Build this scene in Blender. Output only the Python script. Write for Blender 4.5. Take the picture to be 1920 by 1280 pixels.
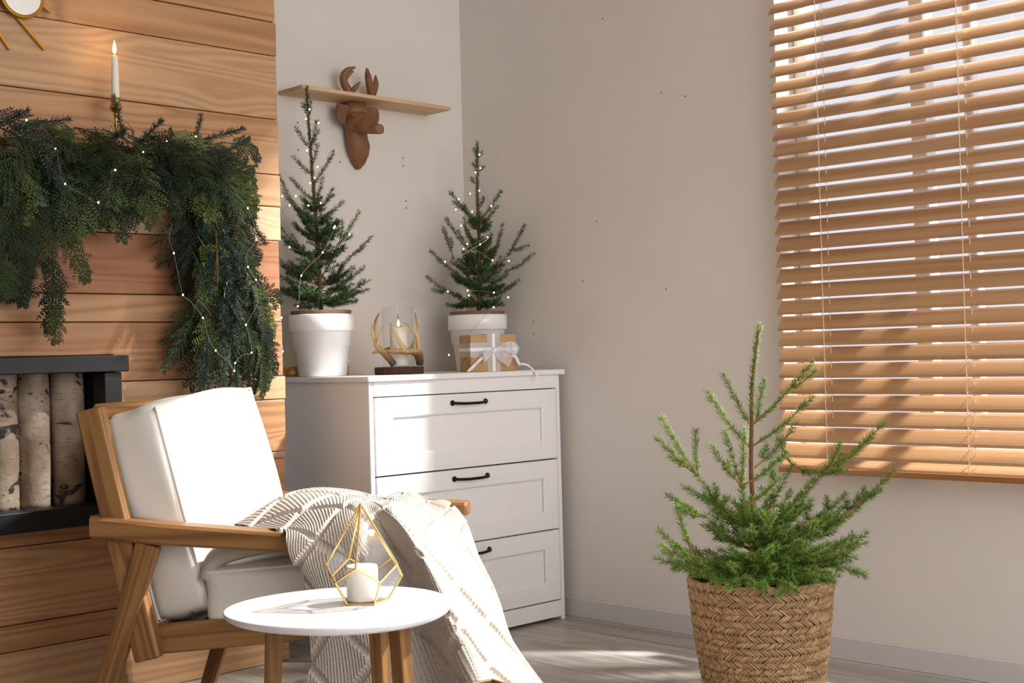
import bpy, bmesh, math, random
import numpy as np
from mathutils import Vector, Matrix
random.seed(7); rng = np.random.RandomState(7)
for o in list(bpy.data.objects): bpy.data.objects.remove(o, do_unlink=True)
SC = bpy.context.scene
COL = SC.collection
PI = math.pi

# ------------------------------------------------------------------ camera, world, lights, exposure
cam_data = bpy.data.cameras.new('camera'); cam = bpy.data.objects.new('camera', cam_data); COL.objects.link(cam)
cam_data.sensor_width = 36.0; cam_data.lens = 2540.0 / 1920.0 * 36.0; cam_data.clip_start = 0.05; cam_data.clip_end = 100
cam.matrix_world = Matrix(((0.707063, 0.011135, -0.707063, -3.599824), (-0.706681, -0.025322, -0.707079, -3.843822),
                           (-0.025778, 0.999617, -0.010036, 0.95), (0, 0, 0, 1)))
SC.camera = cam
world = bpy.data.worlds.new('world'); SC.world = world; world.use_nodes = True
bg = world.node_tree.nodes['Background']
bg.inputs['Color'].default_value = (0.93, 0.93, 1.0, 1); bg.inputs['Strength'].default_value = 1.0

def lamp(name, kind, loc, target, energy, color, **kw):
    d = bpy.data.lights.new(name, kind); d.energy = energy; d.color = color
    for k, v in kw.items(): setattr(d, k, v)
    o = bpy.data.objects.new(name, d); COL.objects.link(o); o.location = loc
    o.rotation_euler = (Vector(target) - Vector(loc)).to_track_quat('-Z', 'Y').to_euler()
    return o
# low sun standing outside window 1 (a strong lamp close by: the shadows fan out)
lamp('sun_lamp', 'SPOT', (1.4, -3.3, 3.9), (-1.0, -1.2, 0.7), 3800, (1.0, 0.97, 0.94), spot_size=math.radians(100), spot_blend=0.25, shadow_soft_size=0.10)
# added fill light for the room, behind and to the right of the camera
lamp('fill_light', 'AREA', (-1.3, -5.2, 1.75), (-1.3, 0, 1.15), 92, (1.0, 0.98, 0.965), shape='RECTANGLE', size=3.6, size_y=2.0)
SC.view_settings.view_transform = 'Standard'; SC.view_settings.look = 'None'
SC.view_settings.exposure = 0.0; SC.view_settings.gamma = 1.0; SC.view_settings.use_curve_mapping = False

# ------------------------------------------------------------------ materials
def lin(c):
    if isinstance(c, str): c = [int(c[i:i + 2], 16) / 255 for i in (0, 2, 4)]
    return tuple((x / 12.92 if x <= 0.04045 else ((x + 0.055) / 1.055) ** 2.4) for x in c) + (1.0,)

class NT:
    def __init__(self, name):
        self.m = bpy.data.materials.new(name); self.m.use_nodes = True
        self.t = self.m.node_tree; self.n = self.t.nodes; self.l = self.t.links
        self.out = self.n['Material Output']; self.p = self.n['Principled BSDF']
    def node(self, typ, **kw):
        x = self.n.new(typ)
        for k, v in kw.items():
            if k.startswith('i_'): x.inputs[k[2:].replace('_', ' ')].default_value = v
            else: setattr(x, k, v)
        return x
    def link(self, a, b): self.l.new(a, b)
    def coord(self, scale=(1, 1, 1), rand=True):
        tc = self.node('ShaderNodeTexCoord'); mp = self.node('ShaderNodeMapping')
        mp.inputs['Scale'].default_value = scale
        self.link(tc.outputs['Object'], mp.inputs['Vector'])
        if rand:
            oi = self.node('ShaderNodeObjectInfo'); mu = self.node('ShaderNodeMath', operation='MULTIPLY'); mu.inputs[1].default_value = 37.0
            self.link(oi.outputs['Random'], mu.inputs[0]); self.link(mu.outputs[0], mp.inputs['Location'])
        return mp.outputs['Vector']
    def noise(self, vec, scale, detail=3, rough=0.55, dist=0.0):
        x = self.node('ShaderNodeTexNoise'); x.inputs['Scale'].default_value = scale; x.inputs['Detail'].default_value = detail
        x.inputs['Roughness'].default_value = rough; x.inputs['Distortion'].default_value = dist
        self.link(vec, x.inputs['Vector']); return x.outputs['Fac']
    def ramp(self, fac, stops, interp='LINEAR'):
        x = self.node('ShaderNodeValToRGB'); x.color_ramp.interpolation = interp; e = x.color_ramp.elements
        while len(e) > 1: e.remove(e[-1])
        e[0].position, e[0].color = stops[0][0], stops[0][1]
        for p, c in stops[1:]:
            k = e.new(p); k.color = c
        self.link(fac, x.inputs['Fac']); return x.outputs['Color']
    def math(self, op, a, b=None):
        x = self.node('ShaderNodeMath', operation=op)
        for i, v in enumerate((a, b)):
            if v is None: continue
            if isinstance(v, (int, float)): x.inputs[i].default_value = v
            else: self.link(v, x.inputs[i])
        return x.outputs[0]
    def mix(self, fac, a, b, mode='MIX'):
        x = self.node('ShaderNodeMix', data_type='RGBA', blend_type=mode)
        for key, v in ((0, fac), (6, a), (7, b)):
            if isinstance(v, (int, float, tuple)): x.inputs[key].default_value = v
            else: self.link(v, x.inputs[key])
        return x.outputs[2]
    def bump(self, h, strength, dist=0.002):
        b = self.node('ShaderNodeBump'); b.inputs['Strength'].default_value = strength; b.inputs['Distance'].default_value = dist
        self.link(h, b.inputs['Height']); self.link(b.outputs['Normal'], self.p.inputs['Normal'])

def plain(name, c, rough=0.5, metal=0.0, vary=0.0, nscale=40, bump=0.0, bscale=200, spec=None, coat=0.0, sss=0.0):
    t = NT(name); c = lin(c); t.p.inputs['Roughness'].default_value = rough; t.p.inputs['Metallic'].default_value = metal
    t.p.inputs['Base Color'].default_value = c
    if spec is not None: t.p.inputs['Specular IOR Level'].default_value = spec
    if coat: t.p.inputs['Coat Weight'].default_value = coat
    if sss:
        t.p.inputs['Subsurface Weight'].default_value = sss; t.p.inputs['Subsurface Radius'].default_value = (0.02, 0.012, 0.008)
    v = t.coord()
    n = t.noise(v, nscale)
    d = tuple(x * (1 - vary) for x in c[:3]) + (1,); b = tuple(min(1, x * (1 + vary)) for x in c[:3]) + (1,)
    t.link(t.ramp(n, [(0.3, d), (0.7, b)]), t.p.inputs['Base Color'])
    if bump: t.bump(t.noise(v, bscale, 4), bump)
    return t.m

def wood(name, dark, mid, light, rough=0.5, rings=9.0, across=7.0, along=0.9, bump=0.25, knots=False, red=None, pale=None, fine=0.35):
    """grain runs along local X: contour lines of a stretched noise, fine pores, optional knots; obj['tone'] -1..1 shifts a board"""
    t = NT(name); t.p.inputs['Roughness'].default_value = rough
    v = t.coord((along, across, across))
    if knots:
        kv = t.coord((1.6, 3.2, 3.2)); vo = t.node('ShaderNodeTexVoronoi'); vo.inputs['Scale'].default_value = 1.15; t.link(kv, vo.inputs['Vector'])
        kd = vo.outputs['Distance']
        bend = t.math('POWER', t.math('SUBTRACT', 1.0, t.math('MINIMUM', t.math('MULTIPLY', kd, 2.2), 1.0)), 2.0)
    n0 = t.noise(v, 0.8, 2, 0.5, 0.3)
    if knots: n0 = t.math('ADD', n0, t.math('MULTIPLY', bend, 0.45))
    r = t.math('MULTIPLY', n0, rings); fr = t.math('FRACT', r)
    tri = t.math('POWER', t.math('ABSOLUTE', t.math('SINE', t.math('MULTIPLY', r, 3.14159))), 2.2)
    fv = t.coord((2.2, 95, 95)); fn = t.noise(fv, 1.0, 4, 0.65)
    g = t.math('ADD', t.math('MULTIPLY', tri, 1.0 - fine), t.math('MULTIPLY', fn, fine))
    L, M, D = lin(light), lin(mid), lin(dark)
    c = t.ramp(g, [(0.1, L), (0.55, M), (0.95, D)])
    bl = t.noise(t.coord((0.9, 3.0, 3.0)), 1.3, 2)
    c = t.mix(t.math('MULTIPLY', bl, 0.35), c, M)
    if red:
        at = t.node('ShaderNodeAttribute', attribute_type='OBJECT', attribute_name='tone')
        pos = t.math('MAXIMUM', at.outputs['Fac'], 0.0); neg = t.math('MAXIMUM', t.math('MULTIPLY', at.outputs['Fac'], -1.0), 0.0)
        c = t.mix(t.math('MULTIPLY', pos, 0.75), c, lin(red), 'MULTIPLY'); c = t.mix(t.math('MULTIPLY', neg, 0.6), c, lin(pale))
    if knots:
        kn = t.ramp(kd, [(0.03, (1, 1, 1, 1)), (0.085, (0, 0, 0, 1))])
        c = t.mix(t.math('MULTIPLY', kn, 0.75), c, lin('5a3420'))
    t.link(c, t.p.inputs['Base Color'])
    t.bump(g, bump, 0.0012)
    return t.m

M = {}
M['wall'] = plain('wall_paint', 'ded7cf', 0.75, vary=0.02, nscale=3, bump=0.06, bscale=260)
M['ceiling'] = plain('ceiling_paint', 'e6e2dc', 0.8)
M['skirting'] = plain('skirting_paint', 'cdc9c8', 0.45)
M['white'] = plain('white_lacquer', 'efedeb', 0.38, vary=0.01, nscale=4)
M['frame_white'] = plain('window_frame_white', 'f2f0ee', 0.4)
M['dark_gap'] = plain('dark_gap', '14110f', 0.9)
M['pine'] = wood('pine_boards', '8c5f3a', 'b5875b', 'c79f73', 0.5, rings=17, across=7.5, along=0.33, bump=0.3, knots=True, red='cf9a84', pale='d3b795', fine=0.55)
M['floor'] = wood('floor_laminate', '8f857c', 'a9a097', 'bbb3ab', 0.42, rings=6, across=5, along=0.5, bump=0.06, knots=True, red='b9b0a8', pale='c8c2bc', fine=0.5)
M['oak'] = wood('oak_frame', '6a4522', '8a6036', 'a07546', 0.42, rings=7, across=16, along=1.2, bump=0.12)
M['table_leg'] = wood('beech_leg', '65421f', '805a31', '95703f', 0.45, rings=5, across=16, along=1.2, bump=0.1)
M['shelf'] = wood('shelf_wood', 'b48e66', 'c9a67d', 'd6b78f', 0.55, rings=5, across=9, along=0.8, bump=0.1)
M['slat'] = wood('blind_slat_wood', 'a37a54', 'b2885f', 'bc946d', 0.33, rings=4, across=20, along=0.5, bump=0.05)
M['rail'] = wood('blind_rail_wood', '8a5a30', '9f6b3c', 'ac7846', 0.4, rings=4, across=20, along=0.5, bump=0.05)
M['carved'] = wood('carved_deer_wood', '684529', '7d5435', '8c6240', 0.6, rings=2, across=22, along=8, bump=0.3)
M['brass'] = plain('brass', 'b9924a', 0.24, 1.0, vary=0.12, nscale=25)
M['gold'] = plain('gold_metal', 'e6c27a', 0.34, 0.9, vary=0.08, nscale=30)
M['ochre'] = plain('brushed_gold', 'b98a2e', 0.45, 0.75, vary=0.1)
M['mirror'] = plain('mirror_glass', 'e8e8e6', 0.03, 1.0)
M['black'] = plain('fireplace_black', '0d0e12', 0.5, vary=0.15, nscale=12, bump=0.05)
M['black_in'] = plain('firebox_black', '0b0b0c', 0.8)
M['handle'] = plain('black_iron', '121214', 0.35, 0.6)
M['cushion'] = plain('cream_faux_leather', 'e4dfd6', 0.42, vary=0.015, nscale=6, bump=0.12, bscale=350)
M['zip'] = plain('zip_metal', '77757c', 0.35, 0.9)
M['wax'] = plain('white_wax', 'f6eee2', 0.45, sss=0.8)
M['pot'] = plain('white_pot', 'f0eeed', 0.3, vary=0.01, coat=0.1)
M['clay'] = plain('brown_inner_pot', '7d604a', 0.8, vary=0.2, nscale=60, bump=0.3)
M['soil'] = plain('soil', '3a2518', 0.95, vary=0.4, nscale=120, bump=0.8, bscale=90)
M['bark'] = plain('spruce_bark', '6d4a2c', 0.85, vary=0.3, nscale=90, bump=0.5)
M['twig'] = plain('young_twig', '8a6a35', 0.8, vary=0.25, nscale=60)
M['table'] = plain('white_table_top', 'ecebee', 0.28, vary=0.01, coat=0.15)
M['kraft'] = plain('kraft_paper', 'bd9468', 0.7, vary=0.06, nscale=30, bump=0.1)
M['wick'] = plain('wick', '2a2018', 0.9)
M['cord'] = plain('blind_cord', 'e2c9a6', 0.8)
M['plug'] = plain('cord_white', 'efe8dd', 0.7)
M['wire'] = plain('silver_wire', 'b8b2a6', 0.35, 0.8)
M['hole'] = plain('nail_hole', '4a4038', 0.9)
M['knit'] = plain('cream_wool', 'bab0a4', 0.9, vary=0.07, nscale=180, bump=0.3, bscale=500)
M['nursery'] = plain('nursery_pot', '1c1a19', 0.6)

def needle_mat(name, a, b, c, rough=0.45, trans=0.25):
    t = NT(name); v = t.coord(); n = t.noise(v, 14, 2)
    t.link(t.ramp(n, [(0.3, lin(a)), (0.5, lin(b)), (0.72, lin(c))]), t.p.inputs['Base Color']); t.p.inputs['Roughness'].default_value = rough
    tr = t.node('ShaderNodeBsdfTranslucent'); tr.inputs['Color'].default_value = lin(c)
    mx = t.node('ShaderNodeMixShader'); mx.inputs[0].default_value = trans
    t.link(t.p.outputs[0], mx.inputs[1]); t.link(tr.outputs[0], mx.inputs[2]); t.link(mx.outputs[0], t.out.inputs['Surface'])
    return t.m
M['needle_big'] = needle_mat('spruce_needles', '5c8838', '82a84a', 'adc660', trans=0.35)
M['needle_small'] = needle_mat('small_spruce_needles', '2d5029', '406735', '5a8344')
M['needle_fir'] = needle_mat('fir_needles', '1f3028', '2e4437', '4a6150', 0.4, 0.12)
def cedar_mat():
    t = NT('cedar_spray'); oi = t.node('ShaderNodeObjectInfo'); n = t.noise(t.coord(), 9, 2)
    f = t.math('ADD', t.math('MULTIPLY', oi.outputs['Random'], 0.75), t.math('MULTIPLY', n, 0.35))
    t.link(t.ramp(f, [(0.12, lin('0f190b')), (0.45, lin('1f2f15')), (0.75, lin('334519')), (0.95, lin('5f6c27'))]), t.p.inputs['Base Color']); t.p.inputs['Roughness'].default_value = 0.5
    return t.m
M['cedar'] = cedar_mat()

def glass(name, c=(1, 1, 1, 1), f=0.09, fac=None):
    t = NT(name); t.n.remove(t.p)
    tr = t.node('ShaderNodeBsdfTransparent'); tr.inputs[0].default_value = c
    gl = t.node('ShaderNodeBsdfGlossy'); gl.inputs['Roughness'].default_value = 0.02
    lw = t.node('ShaderNodeLayerWeight'); lw.inputs['Blend'].default_value = 0.35
    mx = t.node('ShaderNodeMixShader'); a = t.math('ADD', t.math('MULTIPLY', lw.outputs['Facing'], 0.22 if fac is None else fac), f)
    t.link(a, mx.inputs[0]); t.link(tr.outputs[0], mx.inputs[1]); t.link(gl.outputs[0], mx.inputs[2]); t.link(mx.outputs[0], t.out.inputs['Surface'])
    return t.m
M['glass'] = glass('clear_glass', (0.99, 0.995, 0.995, 1), 0.004, 0.12)
M['pane'] = glass('window_pane', (0.97, 0.98, 0.99, 1), 0.03)
M['pane_tint'] = glass('lantern_pane', (0.965, 0.975, 0.98, 1), 0.02)
M['amber'] = glass('amber_glass', (0.92, 0.78, 0.36, 1), 0.08)
def organza(name):
    t = NT(name); t.p.inputs['Base Color'].default_value = lin('f1ecec'); t.p.inputs['Roughness'].default_value = 0.4
    tr = t.node('ShaderNodeBsdfTransparent'); mx = t.node('ShaderNodeMixShader'); mx.inputs[0].default_value = 0.5
    n = t.noise(t.coord((300, 300, 300)), 1.0, 1); t.link(t.math('ADD', t.math('MULTIPLY', n, 0.3), 0.3), mx.inputs[0])
    t.link(tr.outputs[0], mx.inputs[1]); t.link(t.p.outputs[0], mx.inputs[2]); t.link(mx.outputs[0], t.out.inputs['Surface'])
    return t.m
M['organza'] = organza('organza'); M['satin'] = plain('satin_ribbon', 'efebee', 0.35)
def emit(name, c, s):
    t = NT(name); t.p.inputs['Base Color'].default_value = lin(c); t.p.inputs['Emission Color'].default_value = lin(c); t.p.inputs['Emission Strength'].default_value = s
    v = t.coord(); t.link(t.ramp(t.noise(v, 30), [(0.2, lin(c)), (0.8, lin(c))]), t.p.inputs['Base Color']); return t.m
M['flame'] = emit('flame', 'ffc878', 14.0)
M['bulb'] = emit('warm_bulb', 'ffe2a0', 16.0)

def birch():
    t = NT('birch_bark'); t.p.inputs['Roughness'].default_value = 0.6
    v = t.coord((1, 1, 1))
    base = t.ramp(t.noise(v, 9, 4), [(0.3, lin('745f4a')), (0.5, lin('95826c')), (0.7, lin('b3a593'))])
    hv = t.coord((30, 30, 190)); dash = t.ramp(t.noise(hv, 1.0, 2), [(0.60, (0, 0, 0, 1)), (0.66, (1, 1, 1, 1))])
    c = t.mix(t.math('MULTIPLY', dash, 0.6), base, lin('6b4a36'))
    bl = t.ramp(t.noise(t.coord((12, 12, 22)), 1.0, 3, 0.6, 0.6), [(0.58, (0, 0, 0, 1)), (0.62, (1, 1, 1, 1))])
    c = t.mix(bl, c, lin('2a211c'))
    t.link(c, t.p.inputs['Base Color']); t.bump(t.noise(v, 60, 4), 0.5, 0.004); return t.m
M['birch'] = birch()
def antler_mat():
    t = NT('antler'); t.p.inputs['Roughness'].default_value = 0.45
    g = t.node('ShaderNodeTexCoord'); s = t.node('ShaderNodeSeparateXYZ'); t.link(g.outputs['Object'], s.inputs[0])
    n = t.noise(t.coord((40, 40, 40)), 1.0, 4)
    h = t.math('ADD', s.outputs['Z'], t.math('MULTIPLY', t.math('SUBTRACT', n, 0.5), 0.03))
    t.link(t.ramp(t.math('MULTIPLY', h, 5.0), [(0.18, lin('3a2416')), (0.34, lin('8f6a41')), (0.42, lin('c7a673')), (0.7, lin('cdb78e')), (1.0, lin('8f7350'))]), t.p.inputs['Base Color'])
    t.bump(t.noise(t.coord((60, 60, 60)), 2.0, 4), 0.4, 0.002); return t.m
M['antler'] = antler_mat()
M['bark_slice'] = plain('bark_slice', '4b3122', 0.85, vary=0.45, nscale=110, bump=0.8, bscale=120)
M['seagrass'] = wood('seagrass_strand', '77583a', '9b7a54', 'b8976e', 0.55, rings=3, across=60, along=6, bump=0.2)
M['basket_in'] = plain('basket_core', '20140b', 0.85, vary=0.2)

# ------------------------------------------------------------------ mesh helpers
def mesh_of(name, V, F, mat, smooth=False):
    me = bpy.data.meshes.new(name); me.from_pydata([tuple(v) for v in V], [], F)
    me.materials.append(mat)
    if smooth: me.polygons.foreach_set('use_smooth', [True] * len(me.polygons))
    me.update(); return me
def put(name, me, parent=None, mtx=None, kind=None):
    o = bpy.data.objects.new(name, me); COL.objects.link(o)
    if parent is not None: o.parent = parent
    if mtx is not None: o.matrix_local = mtx
    if kind: o['kind'] = kind
    return o
def obj(name, VF, mat, parent=None, mtx=None, smooth=False, kind=None):
    return put(name, mesh_of(name, VF[0], VF[1], mat, smooth), parent, mtx, kind)
def tag(o, label, cat, group=None):
    o['label'] = label; o['category'] = cat
    if group: o['group'] = group
    return o
def thing(name, label, cat, loc=(0, 0, 0), rz=0.0, group=None):
    o = bpy.data.objects.new(name, None); COL.objects.link(o); o.location = loc; o.rotation_euler = (0, 0, rz)
    o.empty_display_size = 0.05
    return tag(o, label, cat, group)
def T(x=0, y=0, z=0): return Matrix.Translation((x, y, z))

def join(*parts):
    V, F = [], []
    for v, f in parts:
        k = len(V); V += [tuple(p) for p in v]; F += [tuple(i + k for i in q) for q in f]
    return V, F
def box(x0, x1, y0, y1, z0, z1, bev=0.0, seg=1):
    V = [(x, y, z) for x in (x0, x1) for y in (y0, y1) for z in (z0, z1)]
    F = [(0, 1, 3, 2), (4, 6, 7, 5), (0, 4, 5, 1), (2, 3, 7, 6), (0, 2, 6, 4), (1, 5, 7, 3)]
    if bev: return bevel((V, F), bev, seg)
    return V, F
def bevel(VF, w, seg=1):
    bm = bmesh.new(); vs = [bm.verts.new(v) for v in VF[0]]
    for f in VF[1]: bm.faces.new([vs[i] for i in f])
    bmesh.ops.recalc_face_normals(bm, faces=bm.faces)
    es = [e for e in bm.edges if len(e.link_faces) == 2 and e.calc_face_angle(0) > 0.5]
    bmesh.ops.bevel(bm, geom=es, offset=w, segments=seg, profile=0.5, affect='EDGES')
    bm.verts.index_update()
    r = [v.co[:] for v in bm.verts], [tuple(v.index for v in f.verts) for f in bm.faces]
    bm.free(); return r
def prism(poly, y0, y1, bev=0.0, seg=1):
    """polygon in XZ pushed along Y"""
    n = len(poly); V = [(x, y0, z) for x, z in poly] + [(x, y1, z) for x, z in poly]
    F = [tuple(range(n)), tuple(range(2 * n - 1, n - 1, -1))] + [(i, i + n, (i + 1) % n + n, (i + 1) % n) for i in range(n)]
    return bevel((V, F), bev, seg) if bev else (V, F)
def lathe(prof, n=32, closed=False):
    V, F = [], []
    for r, z in prof:
        for k in range(n):
            a = 2 * PI * k / n; V.append((r * math.cos(a), r * math.sin(a), z))
    for i in range(len(prof) - 1):
        for k in range(n):
            F.append((i * n + k, i * n + (k + 1) % n, (i + 1) * n + (k + 1) % n, (i + 1) * n + k))
    if prof[0][0] > 1e-6 and closed: F.append(tuple(range(n - 1, -1, -1)))
    if prof[-1][0] > 1e-6 and closed: F.append(tuple(range((len(prof) - 1) * n, len(prof) * n)))
    return V, F
def tube(pts, r, n=6, cap=True, flat=1.0):
    pts = [Vector(p) for p in pts]; m = len(pts)
    if isinstance(r, (int, float)): r = [r] * m
    V, F = [], []; up = None
    for i, p in enumerate(pts):
        t = (pts[min(i + 1, m - 1)] - pts[max(i - 1, 0)])
        t = t.normalized() if t.length > 1e-9 else Vector((0, 0, 1))
        if up is None:
            up = Vector((0, 0, 1)) if abs(t.z) < 0.9 else Vector((1, 0, 0))
        a = t.cross(up)
        if a.length < 1e-6: a = t.orthogonal()
        a.normalize(); b = a.cross(t).normalized(); up = b
        for k in range(n):
            w = 2 * PI * k / n; V.append(tuple(p + a * (math.cos(w) * r[i]) + b * (math.sin(w) * r[i] * flat)))
    for i in range(m - 1):
        for k in range(n):
            F.append((i * n + k, i * n + (k + 1) % n, (i + 1) * n + (k + 1) % n, (i + 1) * n + k))
    if cap: F += [tuple(range(n - 1, -1, -1)), tuple(range((m - 1) * n, m * n))]
    return V, F
def smooth_path(pts, k=5):
    P = [Vector(p) for p in pts]; out = []
    for i in range(len(P) - 1):
        p0, p1, p2, p3 = P[max(i - 1, 0)], P[i], P[i + 1], P[min(i + 2, len(P) - 1)]
        for j in range(k):
            t = j / k
            out.append(0.5 * ((2 * p1) + (p2 - p0) * t + (2 * p0 - 5 * p1 + 4 * p2 - p3) * t * t + (3 * p1 - p0 - 3 * p2 + p3) * t ** 3))
    out.append(P[-1]); return out
def sphere(c, r, n=10, m=6, sq=(1, 1, 1)):
    V, F = lathe([(math.sin(PI * i / m) * r, -math.cos(PI * i / m) * r) for i in range(m + 1)], n)
    return [(c[0] + v[0] * sq[0], c[1] + v[1] * sq[1], c[2] + v[2] * sq[2]) for v in V], F
def frame_mtx(p0, p1, up=(0, 0, 1)):
    """local X runs from p0 to p1; origin at the middle"""
    p0, p1 = Vector(p0), Vector(p1); x = (p1 - p0).normalized(); y = Vector(up).cross(x)
    if y.length < 1e-5: y = Vector((0, 1, 0))
    y.normalize(); z = x.cross(y); c = (p0 + p1) / 2
    return Matrix(((x.x, y.x, z.x, c.x), (x.y, y.y, z.y, c.y), (x.z, y.z, z.z, c.z), (0, 0, 0, 1))), (p1 - p0).length
def beam(name, p0, p1, w, h, mat, parent, up=(0, 0, 1), bev=0.004, seg=2, w2=None, h2=None):
    m, L = frame_mtx(p0, p1, up); w2 = w2 or w; h2 = h2 or h
    V = [(x, y * (w if x < 0 else w2) / 2, z * (h if x < 0 else h2) / 2) for x in (-L / 2, L / 2) for y in (-1, 1) for z in (-1, 1)]
    F = [(0, 1, 3, 2), (4, 6, 7, 5), (0, 4, 5, 1), (2, 3, 7, 6), (0, 2, 6, 4), (1, 5, 7, 3)]
    return obj(name, bevel((V, F), bev, seg), mat, parent, m)
def rounded_block(hx, hy, hz, rad, bulge=(0, 0, 0), n=22, wob=0.0, seed=0):
    """soft cushion: a box with rounded edges whose faces swell"""
    bm = bmesh.new(); bmesh.ops.create_cube(bm, size=2.0); bmesh.ops.subdivide_edges(bm, edges=bm.edges, cuts=n, use_grid_fill=True)
    r2 = np.random.RandomState(seed); ph = r2.rand(6) * 6
    V = []
    for v in bm.verts:
        u = np.array(v.co); h = np.array((hx, hy, hz)); p = u * h
        inn = np.clip(p, -(h - rad), h - rad); d = p - inn; L = np.linalg.norm(d)
        if L > 1e-9: p = inn + d / L * min(rad, max(L, 1e-9)) if np.sum(np.abs(d) > 1e-9) > 1 else p
        q = u
        for a in range(3):
            b, c = (a + 1) % 3, (a + 2) % 3
            p[a] += bulge[a] * q[a] * (1 - q[b] ** 2) ** 0.8 * (1 - q[c] ** 2) ** 0.8
        if wob: p += wob * np.sin(np.array([q[1] * 5 + ph[0] + q[2] * 3, q[2] * 4 + ph[1] + q[0] * 3, q[0] * 5 + ph[2] + q[1] * 4])) * (1 - 0.5 * np.abs(q))
        V.append(tuple(p))
    bm.verts.index_update(); F = [tuple(x.index for x in f.verts) for f in bm.faces]; bm.free(); return V, F

# ------------------------------------------------------------------ the setting
def struct(name, VF, mat, **k): return obj(name, VF, mat, kind='structure', **k)
XL, YB, ZC = -4.7, -5.6, 3.0
floor = struct('floor', box(XL, 0.0, YB, 0.0, -0.06, -0.012), M['dark_gap'])
row = 0; x = -0.158
while x > -2.6:
    off = [0.02, -0.70, 0.35, -0.28, -0.95, 0.10][row % 6]; y = off + (1.28 if off < 0 else 0)
    while y > -2.9:
        y1 = min(y, -0.001); y0 = max(y - 1.28, -2.9)
        if y1 - y0 > 0.05:
            L = y1 - y0
            pl = obj('plank', box(-L / 2, L / 2, -0.1085, 0.1085, -0.012, 0, 0.0012), M['floor'], floor,
                     Matrix.Translation((x - 0.1095, (y0 + y1) / 2, 0)) @ Matrix.Rotation(PI / 2, 4, 'Z'))
            pl['tone'] = random.uniform(-0.5, 0.5)
        y -= 1.28
    if row == 0: # strip along the right wall
        for ya, yb in ((-0.001, -0.675), (-0.677, -2.9)):
            L = ya - yb; pl = obj('plank', box(-L / 2, L / 2, -0.0745, 0.0745, -0.012, 0, 0.0012), M['floor'], floor,
                                  Matrix.Translation((-0.0765, (ya + yb) / 2, 0)) @ Matrix.Rotation(PI / 2, 4, 'Z')); pl['tone'] = 0.1
    x -= 0.219; row += 1
struct('ceiling', box(XL, 0.25, YB, 0.15, ZC, ZC + 0.1), M['ceiling'])
wall_back = struct('wall_back', box(XL, 0.25, 0.0, 0.15, 0.0, ZC), M['wall'])
WY0, WY1, WZ0, WZ1 = -3.08, -1.445, 0.62, 2.79
wall_right = struct('wall_right', join(box(0, 0.22, YB, 0.0, 0, WZ0), box(0, 0.22, YB, 0.0, WZ1, ZC), box(0, 0.22, WY1, 0.0, WZ0, WZ1), box(0, 0.22, YB, WY0, WZ0, WZ1)), M['wall'])
struct('wall_left', box(XL - 0.1, XL, YB, 0, 0, ZC), M['wall'])
bb = struct('baseboard_right', join(box(-0.012, 0.0, YB, -0.001, 0.004, 0.074, 0.003), box(-0.0135, 0.0, YB, -0.001, 0.0, 0.004)), M['skirting'])
for k, (px_, pz_) in enumerate([(-0.305, 1.694), (-0.306, 1.666), (-0.297, 1.535), (-0.296, 1.509), (-0.784, 1.778), (-0.784, 1.683), (-0.603, 1.655)]):
    obj('nail_hole', ([(px_ + 0.0032 * math.cos(a * PI / 4), -0.0006, pz_ + 0.0032 * math.sin(a * PI / 4)) for a in range(8)], [tuple(range(8))]), M['hole'], wall_back)
for py_, pz_ in [(-0.358, 1.071), (-0.357, 1.026), (-0.987, 1.822), (-0.985, 1.159), (-0.61, 1.207), (-0.683, 1.414), (-0.735, 2.122), (-1.088, 1.795)]:
    obj('nail_hole', ([(-0.0006, py_ + 0.0028 * math.cos(a * PI / 4), pz_ + 0.0028 * math.sin(a * PI / 4)) for a in range(8)], [tuple(range(8))]), M['hole'], wall_right)
# window behind the blind
win = bpy.data.objects.new('window_1', None); COL.objects.link(win); win['kind'] = 'structure'
fx0, fx1 = 0.10, 0.15
fr = join(box(fx0, fx1, WY1 - 0.045, WY1, WZ0, WZ1, 0.004), box(fx0, fx1, WY0, WY0 + 0.045, WZ0, WZ1, 0.004), box(fx0, fx1, WY0 + 0.045, WY1 - 0.045, WZ0, WZ0 + 0.05, 0.004),
          box(fx0, fx1, WY0 + 0.045, WY1 - 0.045, WZ1 - 0.05, WZ1, 0.004))
obj('window_frame', fr, M['frame_white'], win)
obj('mullion', box(fx0 - 0.005, fx1 + 0.005, -1.898, -1.848, WZ0 + 0.05, WZ1 - 0.05, 0.004), M['frame_white'], win)
obj('mullion', box(fx0 + 0.005, fx1, -2.04, -2.012, WZ0 + 0.05, WZ1 - 0.05, 0.004), M['frame_white'], win)
for a, b in ((WY1 - 0.045, -1.848), (-1.898, -2.012), (-2.04, WY0 + 0.045)):
    obj('pane', box(0.122, 0.126, b, a, WZ0 + 0.05, WZ1 - 0.05), M['pane'], win)
obj('window_sill', box(0.0, 0.10, WY0, WY1, WZ0 - 0.0, WZ0 + 0.015, 0.003), M['frame_white'], win)

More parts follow.
